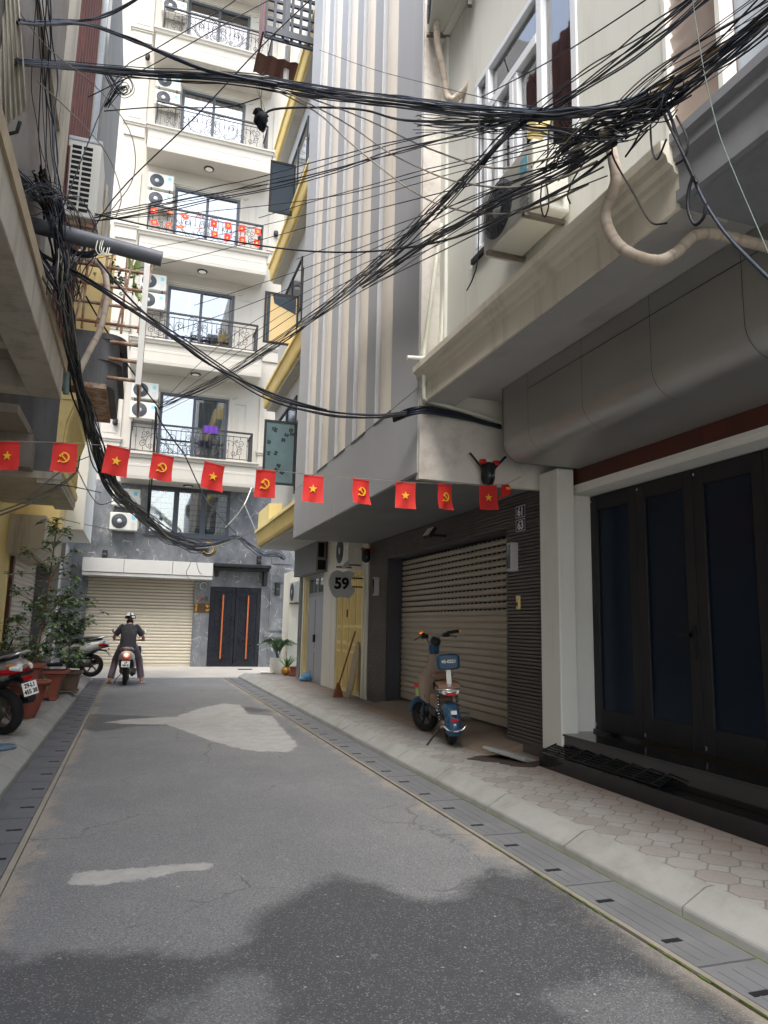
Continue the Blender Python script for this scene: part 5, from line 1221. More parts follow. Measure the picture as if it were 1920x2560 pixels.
    for s in (-1,): sp.tube([(s * .13 + .022 * math.cos(t * 2.2), -.62 - .03 * t / 30 + .022 * math.sin(t * 2.2), .3 + .3 * t / 30) for t in range(31)], .007, 5)
    sp.build('shock_spring', 'plastic_black', r)
    MB().loft([(-.97, .47, .07, .012), (-.9, .56, .08, .02), (-.78, .58, .09, .02), (-.6, .55, .09, .02)], 12).build('mudguard', 'plastic_black', r)
    if tail == 'lit':
        T = Matrix.Translation((0, -.925, .715)) @ Matrix.Rotation(PI / 2, 4, 'X')
        MB().lathe([(.0001, .012), (.062, .008), (.068, -.03)], 22, T).build('tail_light', 'tail_lit', r); MB().lathe([(.0001, .018), (.034, .016)], 16, T).build('lamp_core', 'tail_core', r)
        MB().box(-.06, .06, -.93, -.9, .585, .62).build('reflector', 'red_lens', r, bevel=.006)
    else:
        for s in (-1, 1):
            MB().loft([(-.925, .695, .045, .026, s * .045), (-.86, .69, .05, .036, s * .085), (-.74, .68, .03, .03, s * .14)], 10).build('tail_light', 'red_lens', r)
            MB().loft([(-.945, .715, .02, .026, s * .07), (-.9, .72, .03, .03, s * .09), (-.86, .725, .02, .02, s * .12)], 10).build('clear_lens', 'clear_lens', r)
            MB().loft([(-.88, .75, .016, .013, s * .1), (-.83, .75, .018, .013, s * .125)], 8).build('turn_signal', 'amber_lens' if tail == 'amber' else 'red_lens', r)
        MB().loft([(-.95, .66, .09, .018), (-.88, .65, .1, .025), (-.8, .63, .1, .02)], 12).build('tail_cap', trim, r)
        MB().box(-.055, .055, -.965, -.94, .585, .625).build('reflector', 'red_lens', r, bevel=.006)
    PM = Matrix.Translation((0, -.985, .5)) @ Matrix.Rotation(-.25, 4, 'X')
    pl = MB().box(-.095, .095, -.002, .004, -.07, .07, 0, PM).build('number_plate', 'plate_white', r)
    for t, z in zip(plate, (.032, -.032)): text(pl, 'digits', t, .062, PM @ frame((0, -.003, z), (1, 0, 0), (0, 0, 1)), 'hole_black', pl, .001, .002, sx=1.0)
    MB().tube(crom([(-.1, -.12, .24), (-.22, -.16, .1), (-.25, -.18, .01)], 4), .011, 6).build('side_stand', 'engine_grey', r)
    return r
rw = oZ(226, 1692, .13)
scooter('silver grey scooter parked nose to the left wall behind the potted plants', 'scooter_silver', 'plastic_black', 'seat_black', 'red', ('', ''), (rw.x - .62, rw.y, .13), R(88), .05)
p = oZ(60, 1834, .13); f2 = Vector((-.80, .6, 0))
scooter('grey scooter with big red tail lamps parked at the left edge, plate reading 29-L1', 'scooter_grey', 'plastic_black', 'seat_black', 'amber', ('29-L1', '455 38'), (p.x + f2.x * .62 - .19, p.y + f2.y * .62, .13), math.atan2(-f2.x, f2.y), -.17)
RB = oZ(313, 1714, 0); RZ = R(-1.5); RLOC = (RB.x + .0, RB.y + .62, .008)
scooter('white scooter with glowing round tail lamp, ridden towards the garage shutter', 'scooter_white', 'plastic_black', 'seat_brown', 'lit', ('29', '188 81'), RLOC, RZ, .0)
# ---------------------------------------------------------------- rider
pr = empty('person', 'person in black and white helmet and dark grey shirt riding the white scooter', 'person', RLOC, RZ)
J = {}; V = []; EG = []; RD = []
def jt(n, p, r, par=None):
    J[n] = len(V); V.append(p); RD.append(r)
    if par is not None: EG.append((J[par], J[n]))
jt('pelvis', (0, -.32, .89), .135); jt('waist', (0, -.3, 1.04), .115, 'pelvis'); jt('chest', (0, -.24, 1.24), .135, 'waist'); jt('neck', (0, -.16, 1.40), .055, 'chest'); jt('skull', (0, -.12, 1.50), .08, 'neck'); jt('head', (0, -.1, 1.57), .092, 'skull'); jt('crown', (0, -.1, 1.62), .06, 'head'); jt('nose', (0, .0, 1.53), .018, 'head')
for s in (-1, 1):
    k = 'l' if s < 0 else 'r'
    jt(k + 'sh', (s * .175, -.2, 1.33), .06, 'chest'); jt(k + 'el', (s * .345, -.14, 1.1), .042, k + 'sh'); jt(k + 'wr', (s * .33, .12, 1.02), .027, k + 'el'); jt(k + 'pa', (s * .315, .2, 1.045), .03, k + 'wr')
    for i, (dx, L) in enumerate(((-.03, .055), (-.01, .065), (.01, .06), (.03, .048))):
        jt(k + 'f%d' % i, (s * .315 + dx, .235, 1.055), .009, k + 'pa'); jt(k + 'g%d' % i, (s * .315 + dx, .245 , 1.055 - L * .6), .008, k + 'f%d' % i)
    jt(k + 't0', (s * .275, .19, 1.03), .010, k + 'pa'); jt(k + 't1', (s * .27, .2, 1.0), .008, k + 't0')
    jt(k + 'hip', (s * .11, -.28, .86), .1, 'pelvis'); jt(k + 'kn', (s * .27, .02, .56), .062, k + 'hip'); jt(k + 'an', (s * .35, -.12 + .1 * (s > 0), .1), .038, k + 'kn'); jt(k + 'he', (s * .36, -.17 + .1 * (s > 0), .045), .035, k + 'an'); jt(k + 'to', (s * .39, .0 + .1 * (s > 0), .025), .024, k + 'an')
me = bpy.data.meshes.new('body'); me.from_pydata(V, EG, []); bo = bpy.data.objects.new('body', me); COL.objects.link(bo); bo.parent = pr; me.materials.append(MATS['skin'])
sk = bo.modifiers.new('skin', 'SKIN'); sk.use_smooth_shade = True
for i, v in enumerate(me.skin_vertices[0].data): v.radius = (RD[i], RD[i]); v.use_root = (i == 0)
sb = bo.modifiers.new('sub', 'SUBSURF'); sb.levels = 1; sb.render_levels = 1
g = MB().loft([(.86, .34, .185, .14), (.95, .32, .19, .145), (1.1, .29, .18, .14), (1.24, .25, .195, .14), (1.33, .22, .2, .115), (1.39, .19, .12, .08), (1.42, .175, .07, .065)], 20, 0, 2.4, ZUP)
g.build('shirt', 'shirt', pr)
for s in (-1, 1):
    k = 'l' if s < 0 else 'r'; a, b = Vector(V[J[k + 'sh']]), Vector(V[J[k + 'el']])
    MB().tube([a.lerp(b, -.25), a, a.lerp(b, .45), a.lerp(b, .74)], [.06, .08, .072, .074], 12).build('sleeve', 'shirt', pr)
    h, kn, an = (Vector(V[J[k + q]]) for q in ('hip', 'kn', 'an'))
    MB().tube([h.lerp(kn, -.2), h, h.lerp(kn, .6), kn, kn.lerp(an, .5), kn.lerp(an, .93)], [.1, .125, .1, .085, .08, .082], 14).build('trouser_leg', 'trousers', pr)
    t, he = Vector(V[J[k + 'to']]), Vector(V[J[k + 'he']])
    MB().loft([(-.14, .0, .035, .018), (-.05, .0, .045, .02), (.06, .0, .048, .018), (.13, 0, .035, .012)], 12, 0, 2.4, Matrix.Translation(((t + he) / 2) + Vector((0, 0, -.02))) @ Matrix.Rotation(-s * .25, 4, 'Z')).build('sandal', 'sandal' if s < 0 else 'sandal_tan', pr)
MB().loft([(.86, .33, .15, .12), (.78, .3, .2, .15), (.82, .3, .2, .15)], 14, 0, 2.4, ZUP).build('trouser_seat', 'trousers', pr)
for pts_ in (((-.07, 1.3), (-.06, 1.22)), ((.06, 1.28), (.08, 1.2), (.1, 1.24), (.07, 1.14))):
  g = MB()
  for x0, z0 in pts_: g.ball((x0, -.375 - .0 * z0 + (1.3 - z0) * -.1, z0), .05, 8, 0, (.35, .15, 1))
  g.build('shirt_print', 'shirt_green', pr)
H = Matrix.Translation((0, -.1, 1.57)); g = MB(); n = 10
prof = [(max(.0001, .135 * math.sin(PI * .56 * i / n)), .135 * math.cos(PI * .56 * i / n)) for i in range(n + 1)]
hm = g.lathe(prof, 24, H @ Matrix.Diagonal((.95, 1.1, 1, 1)), 0).build('helmet', 'helmet_black', pr)
g = MB()
for a0, a1, i0, i1 in ((3.3, 4.6, 1, 7), (4.9, 5.7, 2, 6), (5.0, 5.7, 7, 9)):
    vs = []
    for i in range(i0, i1 + 1):
        for j in range(9):
            t = a0 + (a1 - a0) * j / 8; rr, hh = prof[i]; vs.append(H @ Matrix.Diagonal((.955, 1.105, 1.005, 1)) @ Vector((rr * math.cos(t) * 1.01, rr * math.sin(t) * 1.01, hh * 1.01)))
    m = i1 - i0; g.add(vs, [(i * 9 + j, i * 9 + j + 1, (i + 1) * 9 + j + 1, (i + 1) * 9 + j) for i in range(m) for j in range(8)], 0, True)
g.build('helmet_patch', 'helmet_white', hm)
MB().ball((0, -.14, 1.47), .085, 12, 0, (1, .8, .9)).build('hair', 'hair', pr)
bm_ = empty('shopping_bag', 'orange and blue bag hung at the right knee of the rider', 'bag', RLOC, RZ)
MB().loft([(.3, -.2, .05, .06), (.45, -.2, .07, .08), (.62, -.2, .05, .05), (.68, -.2, .02, .02)], 12, 0, 3, Matrix.Translation((.27, 0, 0)) @ ZUP).build('bag_body', 'orange_bag', bm_)
MB().loft([(.66, -.22, .06, .07), (.78, -.22, .075, .09), (.88, -.22, .05, .06)], 12, 0, 2.4, Matrix.Translation((.24, 0, 0)) @ ZUP).build('blue_bundle', 'plate_navy', bm_)
for o_ in COL.objects:
    if o_.parent is None and (o_.location - Vector(RLOC)).length < 1e-4: o_.scale = (.9, .9, .9)
# ---------------------------------------------------------------- electric bike
rw = oZ(1130, 1862, .13); fw = oZ(1070, 1816, .13)
d = (fw - rw); d.z = 0; d.normalize(); WB = 1.06
er = empty('electric_bike', 'blue and tan electric bike with padded backrest parked before the garage shutter', 'electric bike', (rw.x + d.x * WB / 2, rw.y + d.y * WB / 2, .135)); er.rotation_euler = (0, -.07, math.atan2(-d.x, d.y))
yr_, yf_ = -WB / 2, WB / 2; rr = .205
wheel(er, yr_, rr, .085, 'rear_wheel', 'plastic_black'); wheel(er, yf_, rr, .08, 'front_wheel', 'plastic_black')
def fender(y, a0, a1, hw, rad, name, m):
    g = MB(); vs = []; n = 14
    for i in range(n + 1):
        a = a0 + (a1 - a0) * i / n
        for x, q in ((-hw, -.075), (-hw * .95, -.02), (-hw * .6, .008), (0, .018), (hw * .6, .008), (hw * .95, -.02), (hw, -.075)): vs.append((x, y + (rad + q) * math.cos(a), rr + (rad + q) * math.sin(a)))
    g.add(vs, [(i * 7 + j, i * 7 + j + 1, (i + 1) * 7 + j + 1, (i + 1) * 7 + j) for i in range(n) for j in range(6)], 0, True); return g.build(name, m, er)
fender(yr_, R(200), R(35), .085, .245, 'rear_fender', 'ebike_blue'); fender(yf_, R(150), R(10), .075, .24, 'front_fender', 'ebike_blue')
MB().box(-.045, .045, yr_ - .262, yr_ - .245, rr + .06, rr + .095).build('tail_reflector', 'red_lens', er, bevel=.006)
MB().box(-.03, .03, yr_ - .255, yr_ - .2, rr + .14, rr + .18).box(-.012, .012, yr_ - .26, yr_ - .2, rr + .0, rr + .04).build('fender_sticker', 'clear_lens', er)
g = MB()
for s in (-1, 1): g.tube([(s * .06, yf_, rr), (s * .055, yf_ - .09, .56), (s * .02, yf_ - .12, .66)], .018, 8)
g.build('fork', 'ebike_blue', er)
sh = MB().loft([(.36, -yf_ + .2, .1, .03), (.42, -yf_ + .2, .18, .035), (.55, -yf_ + .2, .2, .035), (.7, -yf_ + .2, .19, .04), (.77, -yf_ + .2, .1, .05), (.86, -yf_ + .2, .06, .05), (.95, -yf_ + .21, .055, .05)], 18, 0, 3, ZUP).build('leg_shield', 'ebike_tan', er)
MB().box(-.02, .02, yf_ - .245, yf_ - .235, .53, .61).build('charge_port', 'black', sh); MB().lathe([(.0001, .01), (.02, .01), (.022, 0)], 12, Matrix.Translation((.09, yf_ - .236, .64)) @ ZUP).build('key_lock', 'black', sh)
for x, z in ((-.13, .45), (.13, .45), (-.13, .71), (.13, .7)): MB().ball((x, yf_ - .235, z), .008, 6).build('bolt', 'black', sh)
MB().loft([(.95, -yf_ + .21, .06, .055), (1.02, -yf_ + .21, .075, .06), (1.07, -yf_ + .22, .075, .06)], 14, 0, 2.2, ZUP).build('head_collar', 'ebike_blue', er)
MB().lathe([(.0001, .05), (.06, .04), (.068, 0), (.06, -.03), (.0001, -.03)], 18, Matrix.Translation((0, yf_ - .24, 1.1)) @ Matrix.Rotation(.6, 4, 'X')).build('display', 'plastic_black', er)
for s in (-1, 1):
    MB().tube(crom([(s * .04, yf_ - .2, 1.02), (s * .1, yf_ - .2, 1.12), (s * .16, yf_ - .22, 1.18), (s * .23, yf_ - .26, 1.2)], 5), .013, 8).build('handlebar', 'chrome', er)
    MB().tube([(s * .22, yf_ - .255, 1.2), (s * .36, yf_ - .33, 1.215)], .021, 10).build('grip', 'plastic_black', er)
    MB().box(s * .2 - .03, s * .2 + .03, yf_ - .29, yf_ - .21, 1.15, 1.2).build('switch_block', 'plastic_black', er, bevel=.008)
    MB().ball((s * .365, yf_ - .334, 1.22), .014, 10, 0, (1.5, 1, .7)).build('grip_lamp', 'amber_lit', er)
    MB().tube([(s * .24, yf_ - .22, 1.18), (s * .4, yf_ - .26, 1.14)], .006, 6).build('brake_lever', 'plastic_black', er)
MB().ball((-.24, yf_ - .25, 1.225), .012, 8).build('turn_signal', 'amber_lit', er)
MB().tube(crom([(0, yf_ - .14, .75), (0, yf_ - .24, .4), (0, yf_ - .4, .28), (0, -.05, .27), (0, yr_ + .25, .32)], 5), .045, 10).build('frame', 'ebike_tan', er)
MB().loft([(-.22, .3, .11, .05), (.0, .3, .12, .06), (.2, .3, .11, .06), (.26, .3, .08, .04)], 12, 0, 4).build('foot_board', 'plastic_black', er)
MB().loft([(-.3, .4, .09, .075), (-.18, .43, .12, .09), (.02, .43, .12, .09), (.1, .41, .08, .07)], 14, 0, 3.5).build('battery_box', 'leather_tan', er)
MB().loft([(-.26, .335, .1, .012), (.05, .335, .1, .012)], 10, 0, 4).build('battery_base', 'clear_lens', er)
MB().tube([(0, -.1, .45), (0, -.2, .66)], .03, 10).build('seat_post', 'ebike_tan', er)
MB().loft([(-.34, .72, .09, .03), (-.26, .73, .125, .045), (-.12, .72, .12, .045), (.04, .7, .06, .035), (.1, .695, .03, .02)], 16, 0, 2.4).build('saddle', 'leather_tan', er)
MB().box(-.1, .1, yr_ + .12, yr_ + .3, .64, .68).build('saddle_gap', 'black', er, bevel=.01)
MB().loft([(-.62, .63, .12, .03), (-.5, .645, .13, .04), (-.36, .645, .11, .04)], 14, 0, 3).build('pillion_pad', 'leather_tan', er)
g = MB()
for z, s2 in ((.6, 1), (.57, .8)): g.tube(crom([(-.1 * s2, -.3, z), (-.12 * s2, -.55, z), (-.07 * s2, -.66, z), (.07 * s2, -.66, z), (.12 * s2, -.55, z), (.1 * s2, -.3, z)], 5), .011, 7)
g.loft([(-.66, .575, .1, .03), (-.56, .57, .1, .035)], 10, 0, 3); g.build('rear_rack', 'chrome', er)
MB().box(-.055, .055, -.69, -.665, .53, .565).build('tail_light', 'red_lens', er, bevel=.008)
MB().box(-.028, .028, -.62, -.6, .62, .84).build('backrest_post', 'lamp_white', er, bevel=.006)
bk = MB().loft([(-.655, .9, .1, .07), (-.64, .9, .13, .085), (-.6, .9, .135, .088), (-.58, .9, .11, .07)], 18, 0, 5).build('backrest', 'ebike_blue', er)
text(bk, 'lettering', '45-0221', .05, frame((0, -.658, .905), (1, 0, 0), (0, 0, 1)), 'lamp_white', bk, .001, .001)
for s in (-1, 1):
    MB().tube([(s * .105 + .02 * math.cos(t * 1.9), yr_ + .06 + .02 * math.sin(t * 1.9), .24 + .34 * t / 34) for t in range(35)], .006, 5).build('shock_spring', 'chrome', er)
    MB().tube([(s * .105, yr_ + .06, .22), (s * .105, yr_ + .08, .6)], .01, 6).build('shock_rod', 'plastic_black', er)
    MB().lathe([(.0001, .05), (.05, .045), (.065, .01), (.065, -.01)], 16, Matrix.Translation((s * .07, yr_, rr)) @ Matrix.Rotation(s * PI / 2, 4, 'Y')).build('hub_motor', 'engine_grey', er)
    MB().tube(crom([(s * .02, yr_ - .27, .17), (s * .08, yr_ - .29, .19), (s * .13, yr_ - .26, .23), (s * .14, yr_ - .16, .2), (s * .1, yr_ - .1, .17)], 5), .011, 7).build('bumper_loop', 'chrome', er)
MB().tube([(-.02, yr_ - .27, .17), (.02, yr_ - .27, .17)], .011, 7).build('bumper_bar', 'chrome', er)
MB().loft([(-.03, 0, .02, .05), (.06, 0, .022, .05), (.13, 0, .018, .035)], 10, 0, 2.4, Matrix.Translation((.13, yr_ + .12, .27)) @ Matrix.Rotation(-PI / 2, 4, 'Z')).build('foot_peg', 'engine_grey', er)
MB().tube(crom([(-.08, yr_ + .12, .2), (-.2, yr_ + .03, .08), (-.29, yr_ - .03, .0)], 4), .012, 7).build('kickstand', 'plastic_black', er)
bs = MB().box(-.24, -.185, yf_ - .17, yf_ - .12, .55, .6, 0).box(-.23, -.18, yf_ - .17, yf_ - .12, .45, .545, 1).box(.17, .22, yf_ - .17, yf_ - .1, .56, .62, 0)
bs.build('sticker_box', ['red_plastic', 'leaf_light'], er)

# the front end is steered to the left, as parked
ST = Matrix.Translation((0, yf_ - .17, 0)) @ Matrix.Rotation(R(38), 4, 'Z') @ Matrix.Translation((0, -(yf_ - .17), 0))
for c in er.children:
    if c.name.split('.')[0] in ('front_wheel', 'front_fender', 'fork', 'display', 'handlebar', 'grip', 'switch_block', 'grip_lamp', 'brake_lever', 'turn_signal', 'head_collar'): c.matrix_basis = ST
er.scale = (.94, .94, .94)
# ================================================================ bunting
K = 1.1573
YB = 6.05
def star(r, n=5): return [((r if i % 2 == 0 else r * .4) * math.sin(PI * i / n), (r if i % 2 == 0 else r * .4) * math.cos(PI * i / n)) for i in range(2 * n)]
def flag_mesh(wd, ht, kind, name='flag', emb=True):
    g = MB(); n = 8; vs = []
    for j in range(n + 1):
        for i in range(n + 1):
            x = wd * (i / n - .5); z = -ht * j / n; vs.append((x + .012 * (j / n) ** 2 * math.sin(i), (.007 * math.sin(i * .9 + j * .4) + .012 * (abs(i / n - .5) > .3) * math.sin(j * .5)) * j / n, z + .0015 * math.sin(i * 1.3) * j / n))
    g.add(vs, [(j * (n + 1) + i, j * (n + 1) + i + 1, (j + 1) * (n + 1) + i + 1, (j + 1) * (n + 1) + i) for j in range(n) for i in range(n)], 0, True)
    g.box(-wd / 2, wd / 2, -.003, .003, -.01, .002)
    o = g.build(name, 'flag_red'); c = -ht * .5
    e = MB()
    for yy in ((-.012, -.009), (.009, .012)):
        if kind == 'star': e.prism([(x, z + c) for x, z in star(wd * .22)], 'y', yy[0], yy[1])
        else:
            q = wd * .24; m = []
            for i in range(15):
                a = R(105) - R(235) * i / 14; t = 1 - abs(i / 14 - .45) * 1.1; m.append((q * .92 * math.cos(a), q * .92 * math.sin(a), q * (.05 + .17 * max(0, t))))
            out = [(x * (1 + w3 / q / 2), z * (1 + w3 / q / 2) + c) for x, z, w3 in m] + [(x * (1 - w3 / q), z * (1 - w3 / q) + c) for x, z, w3 in m[::-1]]
            for i in range(14): e.prism([out[i], out[i + 1], out[-2 - i], out[-1 - i]], 'y', yy[0], yy[1])
            def bx2(p, dx, dz, l, h):
                d2 = Vector((dx, dz)).normalized(); nrm = Vector((-d2.y, d2.x)); p = Vector(p); a, b = p - d2 * l / 2, p + d2 * l / 2
                e.prism([tuple(v) for v in (a - nrm * h / 2, b - nrm * h / 2, b + nrm * h / 2, a + nrm * h / 2)], 'y', yy[0] - .001, yy[1] + .001)
            bx2((q * .1, c - q * .12), 1, -1, q * 1.7, q * .2); bx2((-q * .42, c + q * .42), 1, 1, q * .75, q * .38); bx2((-q * .72, c - q * .78), -1, -.9, q * .5, q * .26)
    e.build('emblem', 'flag_gold', o)
    return o
FL = [(20, 955, 's', 0), (142, 958, 'h', 0), (257, 966, 's', .12), (353, 983, 'h', .09), (464, 1002, 's', .1), (575, 1016, 'h', .03), (678, 1028, 's', .04), (780, 1036, 'h', .0), (877, 1043, 's', .0), (961, 1047, 'h', 0), (1054, 1049, 's', -.03)]
src = {'s': flag_mesh(.175, .225, 'star'), 'h': flag_mesh(.175, .225, 'hammer')}
first = {'s': True, 'h': True}
beside = ['at the left edge of the picture', 'before the ochre wall at left', 'beside the thick cable trunk', 'in front of the first balcony, left', 'in front of the first balcony, right', 'below the patterned open casement', 'over the near edge of the grey fins', 'under the beige columns, right of the middle', 'below the corner of the grey overhang', 'before the dark overhang soffit, next to the corner', 'under the black dome camera']
for i, (x, y, k, tilt) in enumerate(FL):
    p = oY(x * K, y * K, YB); o = src[k] if first[k] else copytree(src[k]); first[k] = False
    o.location = p; o.rotation_euler = (random.uniform(-.08, .08), tilt + random.uniform(-.03, .03), random.uniform(-.4, .4)); o.scale = (random.uniform(.94, 1.05), 1, random.uniform(.95, 1.05))
    tag(o, 'red %s bunting flag %s' % ('star' if k == 's' else 'hammer and sickle', beside[i]), 'flag', 'red bunting flags strung across the alley')
p = oY(1092 * K, 1047 * K, YB); g = MB(); n = 6; vs = []
for j in range(n + 1):
    for i in range(n + 1): vs.append((.1 * (i / n - .4) * (1 + .5 * j / n) + .03 * math.sin(j * .6) * j / n - .02 * j / n, .03 * math.sin(i * 1.4), -.15 * j / n + .06 * (i / n) * (j / n)))
g.add(vs, [(j * (n + 1) + i, j * (n + 1) + i + 1, (j + 1) * (n + 1) + i + 1, (j + 1) * (n + 1) + i) for j in range(n) for i in range(n)], 0, True)
o = g.build('flag', 'flag_red'); o.location = p; MB().box(-.01, .035, -.034, -.03, -.05, -.03).build('emblem', 'flag_gold', o)
tag(o, 'crumpled red flag at the last end of the bunting beside the beige pillar', 'flag', 'red bunting flags strung across the alley')
S_ = [oY(x * K, y * K - 2, YB) for x, y, *_ in FL]; S_ = [oY(-60, 1100, YB)] + S_ + [oY(1092 * K, 1047 * K, YB), oY(1125 * K, 1030 * K, 6.1)]
tag(MB().tube(S_, .003, 4).build('bunting_string', 'cable_grey'), 'thin string that carries the row of red flags across the alley', 'string')
# small flags on the third balcony
T = RT[2] - 1.0; sm = {'s': flag_mesh(.2, .26, 'star'), 'h': flag_mesh(.2, .26, 'hammer')}; ft = {'s': True, 'h': True}
for row in (0, 1):
    for i in range(8):
        k = 's' if (i + row) % 2 == 0 else 'h'; o = sm[k] if ft[k] else copytree(sm[k]); ft[k] = False
        o.location = (bx0 + .12 + i * .47 + .05 * random.random(), by - .045, T + (.82, .42)[row] - .03 * random.random())
        wild = i < 4; o.rotation_euler = (random.uniform(-.3, .1) if not wild else random.uniform(-1.1, -.2), random.uniform(-.5, .5) if wild else random.uniform(-.12, .12), random.uniform(-.7, .7) if wild else random.uniform(-.3, .3))
        tag(o, 'small red flag tied to the third balcony railing, %s row' % ('upper', 'lower')[row], 'flag', 'small flags on the third balcony railing, %s row' % ('upper', 'lower')[row])
# ================================================================ cables
CN = [0]; FREE = [False]
def cab(pts, r, m='cable_black', k=5, jit=0):
    P = [oY(x * K, y * K, Y) for x, y, Y in pts]
    if not FREE[0]:
        j7 = .012 * (CN[0] % 7)
        P = [oX(x * K, y * K, 2.2 - j7) if v.x > 2.2 and v.y < 12 else oX(x * K, y * K, -1.15 + j7) if v.x < -1.15 and v.y < 8.9 and v.z > 4.2 else oX(x * K, y * K, -.95 + j7) if v.x < -.95 and v.y < 8.9 else v for v, (x, y, Y) in zip(P, pts)]
    C2 = crom(P, k)
    if jit: C2 = [v + Vector((NZ.noise(v * 2.3 + Vector((CN[0], 0, 0))), NZ.noise(v * 2.3 + Vector((0, CN[0], 5))), NZ.noise(v * 2.3 + Vector((3, 0, CN[0]))))) * jit for v in C2]
    for _ in range(3 if jit >= .05 else 1): C2 = [C2[0]] + [(C2[i - 1] + C2[i] * 2 + C2[i + 1]) / 4 for i in range(1, len(C2) - 1)] + [C2[-1]]
    CN[0] += 1; return MB().tube(C2, r, 5, caps=False).build('cable', m)
def one(label, pts, r, m='cable_black', group=None, jit=0): return tag(cab(pts, r, m, 5, jit), label, 'cable', group)
def bundle(label, group, pts, n, spread, r, mats=('cable_black', 'cable_black', 'cable_blue'), ends=.5, jit=.02, yj=.12, weave=0):
    for i in range(n):
        a = random.uniform(-1, 1); c = random.uniform(-1, 1); q = []
        for j, (x, y, Y) in enumerate(pts):
            t = j / (len(pts) - 1); f = ends + (1 - ends) * math.sin(PI * t); x2, y2, Y2 = pts[min(j + 1, len(pts) - 1)] if j < len(pts) - 1 else pts[j]; x1, y1, _ = pts[j - 1] if j else pts[0]
            d = Vector((x2 - x1, y2 - y1)); d = d.normalized() if d.length else Vector((1, 0)); off = spread * (a * .8 + .35 * math.sin(c * 6 + t * 5) + weave * math.sin(c * 19 + j * 2.1)) * (f if ends <= 1 else ends - (ends - 1) * math.sin(PI * t))
            q.append((x - d.y * off + random.uniform(-2, 2), y + d.x * off, Y + c * yj))
        tag(cab(q, random.uniform(*r), random.choice(mats), 7, jit), label, 'cable', group)
random.seed(21)
bundle('black cable in the thick bundle that crosses the top of the alley', 'cables in the top crossing bundle', [(35, 133, 8.3), (150, 143, 8.2), (300, 157, 7.9), (480, 168, 7.3), (600, 183, 6.8), (720, 203, 6.3), (860, 220, 5.8), (1000, 237, 5.2), (1150, 246, 4.6), (1270, 242, 4.1), (1350, 228, 3.7), (1400, 205, 3.4)], 22, 14, (.0035, .008))
bundle('black cable of the upper left strand that slopes down into the crossing bundle', 'cables sloping down from the upper left', [(40, 47, 8.3), (110, 52, 8.2), (190, 52, 8.0), (260, 75, 7.7), (340, 108, 7.4), (430, 145, 7.1), (520, 168, 6.9), (600, 185, 6.7)], 6, 5, (.007, .013))
bundle('black cable that climbs out of the top edge at left', 'cables leaving by the top edge at left', [(50, 45, 8.3), (150, 46, 8.2), (200, 42, 8.1), (250, 25, 8), (310, -10, 7.8)], 3, 4, (.007, .012))
bundle('black cable in the wide diagonal bundle rising to the right', 'cables of the rising diagonal bundle', [(345, 880, 12.5), (450, 832, 11.5), (560, 765, 10.3), (660, 695, 9.2), (760, 620, 8.2), (870, 525, 7.1), (980, 415, 6.2), (1070, 320, 5.4), (1135, 255, 4.7)], 13, 13, (.003, .0065), ends=1, jit=.03)
bundle('thick black cable sagging from the left wall to the finned house corner', 'thick cables sagging to the finned house', [(-40, 470, 7.0), (80, 545, 7.4), (180, 600, 7.8), (300, 678, 8.0), (400, 742, 8.0), (500, 812, 7.9), (590, 862, 7.6), (700, 891, 7.2), (800, 900, 6.7), (880, 894, 6.35)], 4, 7, (.008, .012), jit=.01)
one('thick black cable from the slotted air conditioner down to the facade clamp', [(210, 560, 8.6), (290, 655, 8.4), (360, 715, 8.3), (440, 780, 8.1), (560, 838, 7.7), (640, 868, 7.4), (705, 886, 7.1)], .013)
FREE[0] = True
bundle('black cable clipped across the stained side wall below the ledge', 'cables on the stained side wall', [(850, 905, 6.4), (890, 888, 6.1), (930, 885, 6.06), (1000, 900, 6.05), (1040, 912, 6.05), (1082, 922, 6.0)], 8, 8, (.007, .013), jit=.01, yj=.02)
FREE[0] = False
bundle('black cable in the heavy trunk hanging down at left towards the white house', 'cables in the heavy left trunk', [(85, 380, 8.2), (112, 450, 8.3), (128, 560, 8.5), (142, 660, 8.8), (160, 790, 9.4), (185, 880, 10.2), (215, 985, 11.5), (255, 1062, 13), (310, 1115, 15.5), (365, 1160, 18), (420, 1180, 20.5), (450, 1186, 21.8)], 34, 13, (.006, .014), ('cable_black', 'cable_black', 'cable_blue', 'cable_black', 'cable_black', 'cable_grey'), ends=.8, jit=.09, weave=.55)
bundle('black cable in the thick upper left strand dipping to the wall knot', 'cables dipping to the wall knot at left', [(-40, 335, 7.2), (30, 370, 7.5), (70, 415, 7.8), (100, 455, 8.0), (125, 520, 8.3), (135, 620, 8.6)], 9, 10, (.005, .011), jit=.05)
bundle('black cable sagging under the grey pipe at the left edge', 'cables sagging under the grey pipe', [(-40, 495, 7.3), (30, 520, 7.6), (80, 560, 7.9), (120, 620, 8.3), (145, 680, 8.7)], 12, 18, (.005, .010), jit=.05)
bundle('black wire in the tangle on the old wall at left', 'tangled wires on the old wall', [(-20, 440, 7.4), (50, 430, 7.6), (110, 440, 7.9), (150, 470, 8.1), (175, 520, 8.3), (150, 580, 8.4), (128, 640, 8.5)], 14, 48, (.003, .006), ends=.9, jit=.12)
bundle('black wire in the knot above the grey pipe', 'knotted wires above the grey pipe', [(92, -20, 8.0), (100, 170, 8.0), (110, 330, 8.0), (122, 440, 8.0), (140, 540, 8.2), (165, 640, 8.5)], 9, 24, (.003, .006), ends=.9, jit=.08)
bundle('thin black line fanning from the left knot to the right hub', 'thin lines from the left knot to the right hub', [(205, 470, 8.4), (420, 425, 7.6), (640, 378, 6.8), (820, 328, 6.1), (1000, 285, 5.3), (1150, 250, 4.6)], 6, 20, (.0035, .006), ends=.55, jit=.02)
